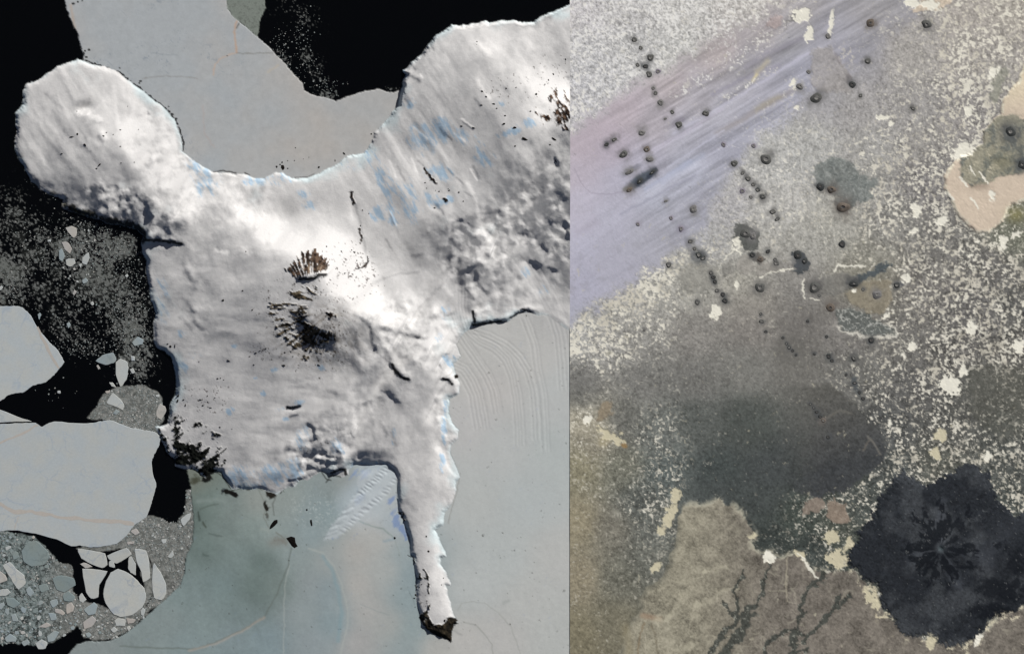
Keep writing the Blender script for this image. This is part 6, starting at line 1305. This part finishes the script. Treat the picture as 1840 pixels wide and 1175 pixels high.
def blobpts(x, y, a, b, an, seed):
    rg = random.Random(seed); c, s = math.cos(math.radians(an)), math.sin(math.radians(an)); out = []
    for k in range(8):
        q = 2 * math.pi * k / 8; u, v = a * math.cos(q) * rg.uniform(.65, 1.2), b * math.sin(q) * rg.uniform(.65, 1.2)
        out.append((x + u * c - v * s, y + u * s + v * c))
    return out
G_BAY = ('small dark islet showing through the ice of the bay', 'islets in the bay ice', 'rock_islet', 'islet')
G_CAPE = ('small dark rock on the rounded snowy cape at upper left', 'rocks on the cape', 'rock_outcrop', 'rock')
G_NE = ('small dark rock on the upper right snow uplands', 'rocks on the northern uplands', 'rock_outcrop', 'rock')
G_BLUE = ('small dark rock among the blue ice streaks right of centre', 'rocks among the blue ice', 'rock_outcrop', 'rock')
G_SAD = ('small dark rock on dazzling snow northeast of the summit', 'rocks northeast of the summit', 'rock_outcrop', 'rock')
G_FLK = ('small dark rock on the grey western flank', 'rocks on the western flank', 'rock_outcrop', 'rock')
G_COA = ('small dark rock near the snow shore above the rock field', 'rocks above the rock field', 'rock_outcrop', 'rock')
G_PEN = ('small dark rock on the snowy peninsula', 'rocks on the peninsula', 'rock_outcrop', 'rock')
ROCKS = [(G_BAY,[(508,301,4.5,6,0),(503,296,2,2,0),(497,300,2,3,0),(517,303,2,1.6,0),(573,301,2.6,3,20),(529,289,1.4,1.2,0),(517,289,1.4,1.2,0),(507,292,1.6,2,0),(531,266,1.4,1.2,0),(618,276,3.6,2.4,40),(602,289,1.4,3,0),(667,241,2,2,0),(545,286,1,.9,0),(555,283,1,.9,0)]),
 (G_CAPE,[(141,242,2.6,2.6,0),(188,246,3.6,2.6,20),(193,240,2.2,1.4,-40),(155,262,5.5,2,52),(206,244,1.6,2.2,0),(218,235,2,1.6,0),(182,297,5,1.8,-40),(131,247,4,1.4,0),(176,304,3.5,1.6,-10),(113,277,3,1,0),(243,293,2,1.2,0),(139,201,1,1,0),(143,210,1,1,0),(219,265,2,1.4,-30),(220,294,1.6,1.2,0),(250,234,1.6,1,-30),(230,192,1.2,1.2,0)]),
 (G_NE,[(857,77,1.8,1.8,0),(866,166,3,2.2,20),(874,176,3.4,1.8,40),(866,191,4,1.5,20),(888,189,4,1.6,20),(893,197,2.4,1.6,0),(851,231,4.2,1.8,20),(908,210,2.4,2,0),(906,225,4,2.6,-20),(926,232,5,2,20),(953,203,2.2,1.8,0),(963,172,2.6,3.4,20),(985,146,2.2,3,0),(994,135,2,3,-20),(979,154,1.4,3,10),(1016,107,1.4,2.4,-20),(942,252,7,2.6,20),(995,252,5,2,35),(857,82,1,1,0),(910,161,1.6,1.6,0),(927,160,1.6,1.2,0),(830,228,3,1.4,30),(999,291,2.4,5,-25)]),
 (G_BLUE,[(764,329,1.8,1.6,0),(767,339,1.8,1.4,0),(789,345,2.4,1.8,20),(808,343,2.4,1.6,0),(806,340,1.2,1.2,0),(825,347,1.8,2.2,-20),(833,363,2,1.4,0),(782,375,3,1.6,40),(926,265,2.4,2,0),(988,262,2.2,1.6,0),(773,325,1.4,1.4,0),(783,343,1.4,1.2,0)]),
 (G_SAD,[(636,454,3,2.2,30),(641,469,2.4,1.6,-40),(614,453,1.8,3,10),(632,450,1.6,1.6,0),(605,484,1.6,1.6,-30),(588,444,1.6,2,0),(620,492,3,1.2,-30),(648,406,1.4,2.4,0),(652,378,1.6,1.2,0),(663,384,1.4,1,0),(581,453,1.2,1,0),(630,497,1.4,1,0)]),
 (G_FLK,[(439,523,3,2.4,-10),(403,540,3.2,3.2,0),(456,557,2.6,2.2,-30),(444,453,1.6,1.6,0),(514,633,2.6,2.6,-30),(528,640,1.8,1,10),(511,656,5,1.8,5),(575,656,4,1.6,20),(462,634,3,1.2,20),(480,626,1.8,1.2,0),(469,630,1.6,1,0),(451,640,3,1,-20),(458,655,2.2,1.2,20),(413,648,4.5,1.3,30),(359,650,1.8,1.2,20),(393,680,2.4,1.4,20),(404,682,1.8,1.4,0),(398,679,1.6,1,0)]),
 (G_COA,[(307,622,3.4,3,0),(315,621,1.2,5,0),(302,618,2,1,20),(321,711,3.4,2.6,0),(320,720,2.6,4,30),(331,718,2.4,1.6,0),(334,728,1.4,3,0),(346,710,1.2,1.6,0),(362,718,4.5,1.2,25),(374,711,1.6,1.4,0),(388,714,2,1.2,0),(366,728,2,2.4,0),(380,732,4,1.2,5),(375,722,2,1,30),(396,767,2.4,1,30),(418,770,1,1,0)]),
 (G_PEN,[(766,963,2.4,2.2,-20),(770,990,2.8,2.6,20),(796,1038,1.8,2.2,30),(793,1050,1.4,2,0),(762,1023,3,1.2,40),(749,1055,2,1.4,0),(754,1054,1.4,2,0),(747,1068,2,2.4,20),(744,1074,3,1.4,30),(799,1114,3.2,3.2,0),(758,1049,1.6,1,0),(746,1090,1.2,.8,0)])]
seed = 100
for (lb, gp, nm, ct), lst in ROCKS:
    for q, (x, y, a, b, an) in enumerate(sorted(lst, key=lambda t: t[1])):
        seed += 1
        lb_ = ordinal(q + 1) + ' from top of the ' + lb.replace('islet', 'islets', 1).replace('rock ', 'rocks ', 1)
        o = knob(nm, blobpts(x, y, a * .85, b * .85, an, seed), ground_left(x, y) - .2, .5 + .1 * max(a, b), seed, M_KNOB[0]); tag(o, lb_, ct, gp)

# ---- cinder cones of the plain
CM = {'d': material('cinder_dark', .95, .05, base=tuple(alb(82,82,79)), grain=.25, gscale=.4), 'g': material('cinder_grey', .95, .05, base=tuple(alb(108,106,104)), grain=.22, gscale=.4),
      'b': material('cinder_brown', .95, .05, base=tuple(alb(96,88,80)), grain=.25, gscale=.4), 'k': material('cinder_black', .95, .05, base=tuple(alb(60,62,61)), grain=.25, gscale=.4), 'p': material('cinder_purple', .95, .05, base=tuple(alb(120,114,122)), grain=.2, gscale=.4)}
CF = {'pale': material('crater_dust', .95, .05, base=tuple(alb(112,110,106)), grain=.15, gscale=.5), 'dark': material('crater_dark', .95, .05, base=tuple(alb(74,72,70)), grain=.15, gscale=.5)}
CG = 'cinder cones scattered over the lava plain'
def cone(x, y, r, mk, label, el=1.0, an=0.0, seed=0, h=None):
    rg = random.Random(seed); h = h or r * .17
    n = 30 if r > 7 else 20 if r > 4.4 else 12
    ph = [rg.uniform(0, 6.28) for _ in range(4)]; am = [rg.uniform(.03, .16) / (1 + .35 * k) for k in range(4)]
    jit = [1 + sum(am[k] * math.sin((k + 1) * 2 * math.pi * t / n + ph[k]) for k in range(4)) + rg.uniform(-.03, .03) for t in range(n)]
    rimf = .52 if r < 6 else rg.uniform(.3, .46)
    gap = rg.uniform(0, 6.28)
    def ring(f, z, jz=0.0, j=1.0):
        out = []
        for k in range(n):
            q = 2 * math.pi * k / n; rr_ = r * f * (1 + (jit[k] - 1) * j)
            u, v = rr_ * math.cos(q), rr_ * el * math.sin(q); c, s = math.cos(math.radians(an)), math.sin(math.radians(an))
            breach = .6 * h * max(0, math.cos(q - gap)) ** 3 if jz else 0
            out.append((u * c - v * s, -(u * s + v * c), z - breach + rg.uniform(-jz, jz)))
        return out[::-1]
    def mesh(nm, rings, centre):
        V = [p for rg_ in rings for p in rg_]; F = []
        for a in range(len(rings) - 1):
            for k in range(n): F.append((a * n + k, a * n + (k + 1) % n, (a + 1) * n + (k + 1) % n, (a + 1) * n + k))
        if centre:
            V.append((0, 0, centre)); b = (len(rings) - 1) * n
            for k in range(n): F.append((b + k, b + (k + 1) % n, len(V) - 1))
        me = bpy.data.meshes.new(nm); me.from_pydata(V, [], F); me.polygons.foreach_set('use_smooth', [True] * len(F)); me.update(); return me
    rim = ring(rimf, h, h * .06)
    slopes = mesh('slope', [ring(1.15, -.8), ring(1.0, .12), ring(.76, h * .5, 0.0, .6), rim], None)
    crat = mesh('crater', [rim, ring(rimf * .65, h * .55, 0, .4), ring(rimf * .38, h * .42, 0, .3)], h * .4)
    root = bpy.data.objects.new('cinder_cone', None); COL.objects.link(root); root.location = wpos(x, y, ground_right(x, y) - .1)
    tag(root, label, 'volcanic cone', CG)
    add_obj('slope', slopes, CM[mk], root); add_obj('crater', crat, CF['dark' if mk in 'kb' and rg.random() < .6 else 'pale'], root)
ORD = ['topmost','second','third','fourth','fifth','sixth','seventh','eighth','ninth','tenth','eleventh','twelfth','lowest']
seed = 500
for pat, lst in CHAINS:
    for k, (x, y, r, mk, el) in enumerate(lst):
        seed += 1
        cone(x, y, r, mk, pat.format('lowest' if k == len(lst) - 1 else ORD[k]), el, rng.uniform(-40, 40), seed)
for x, y, r, mk, el, an, lb in SINGLES:
    seed += 1; cone(x, y, r, mk, lb, el, an, seed)
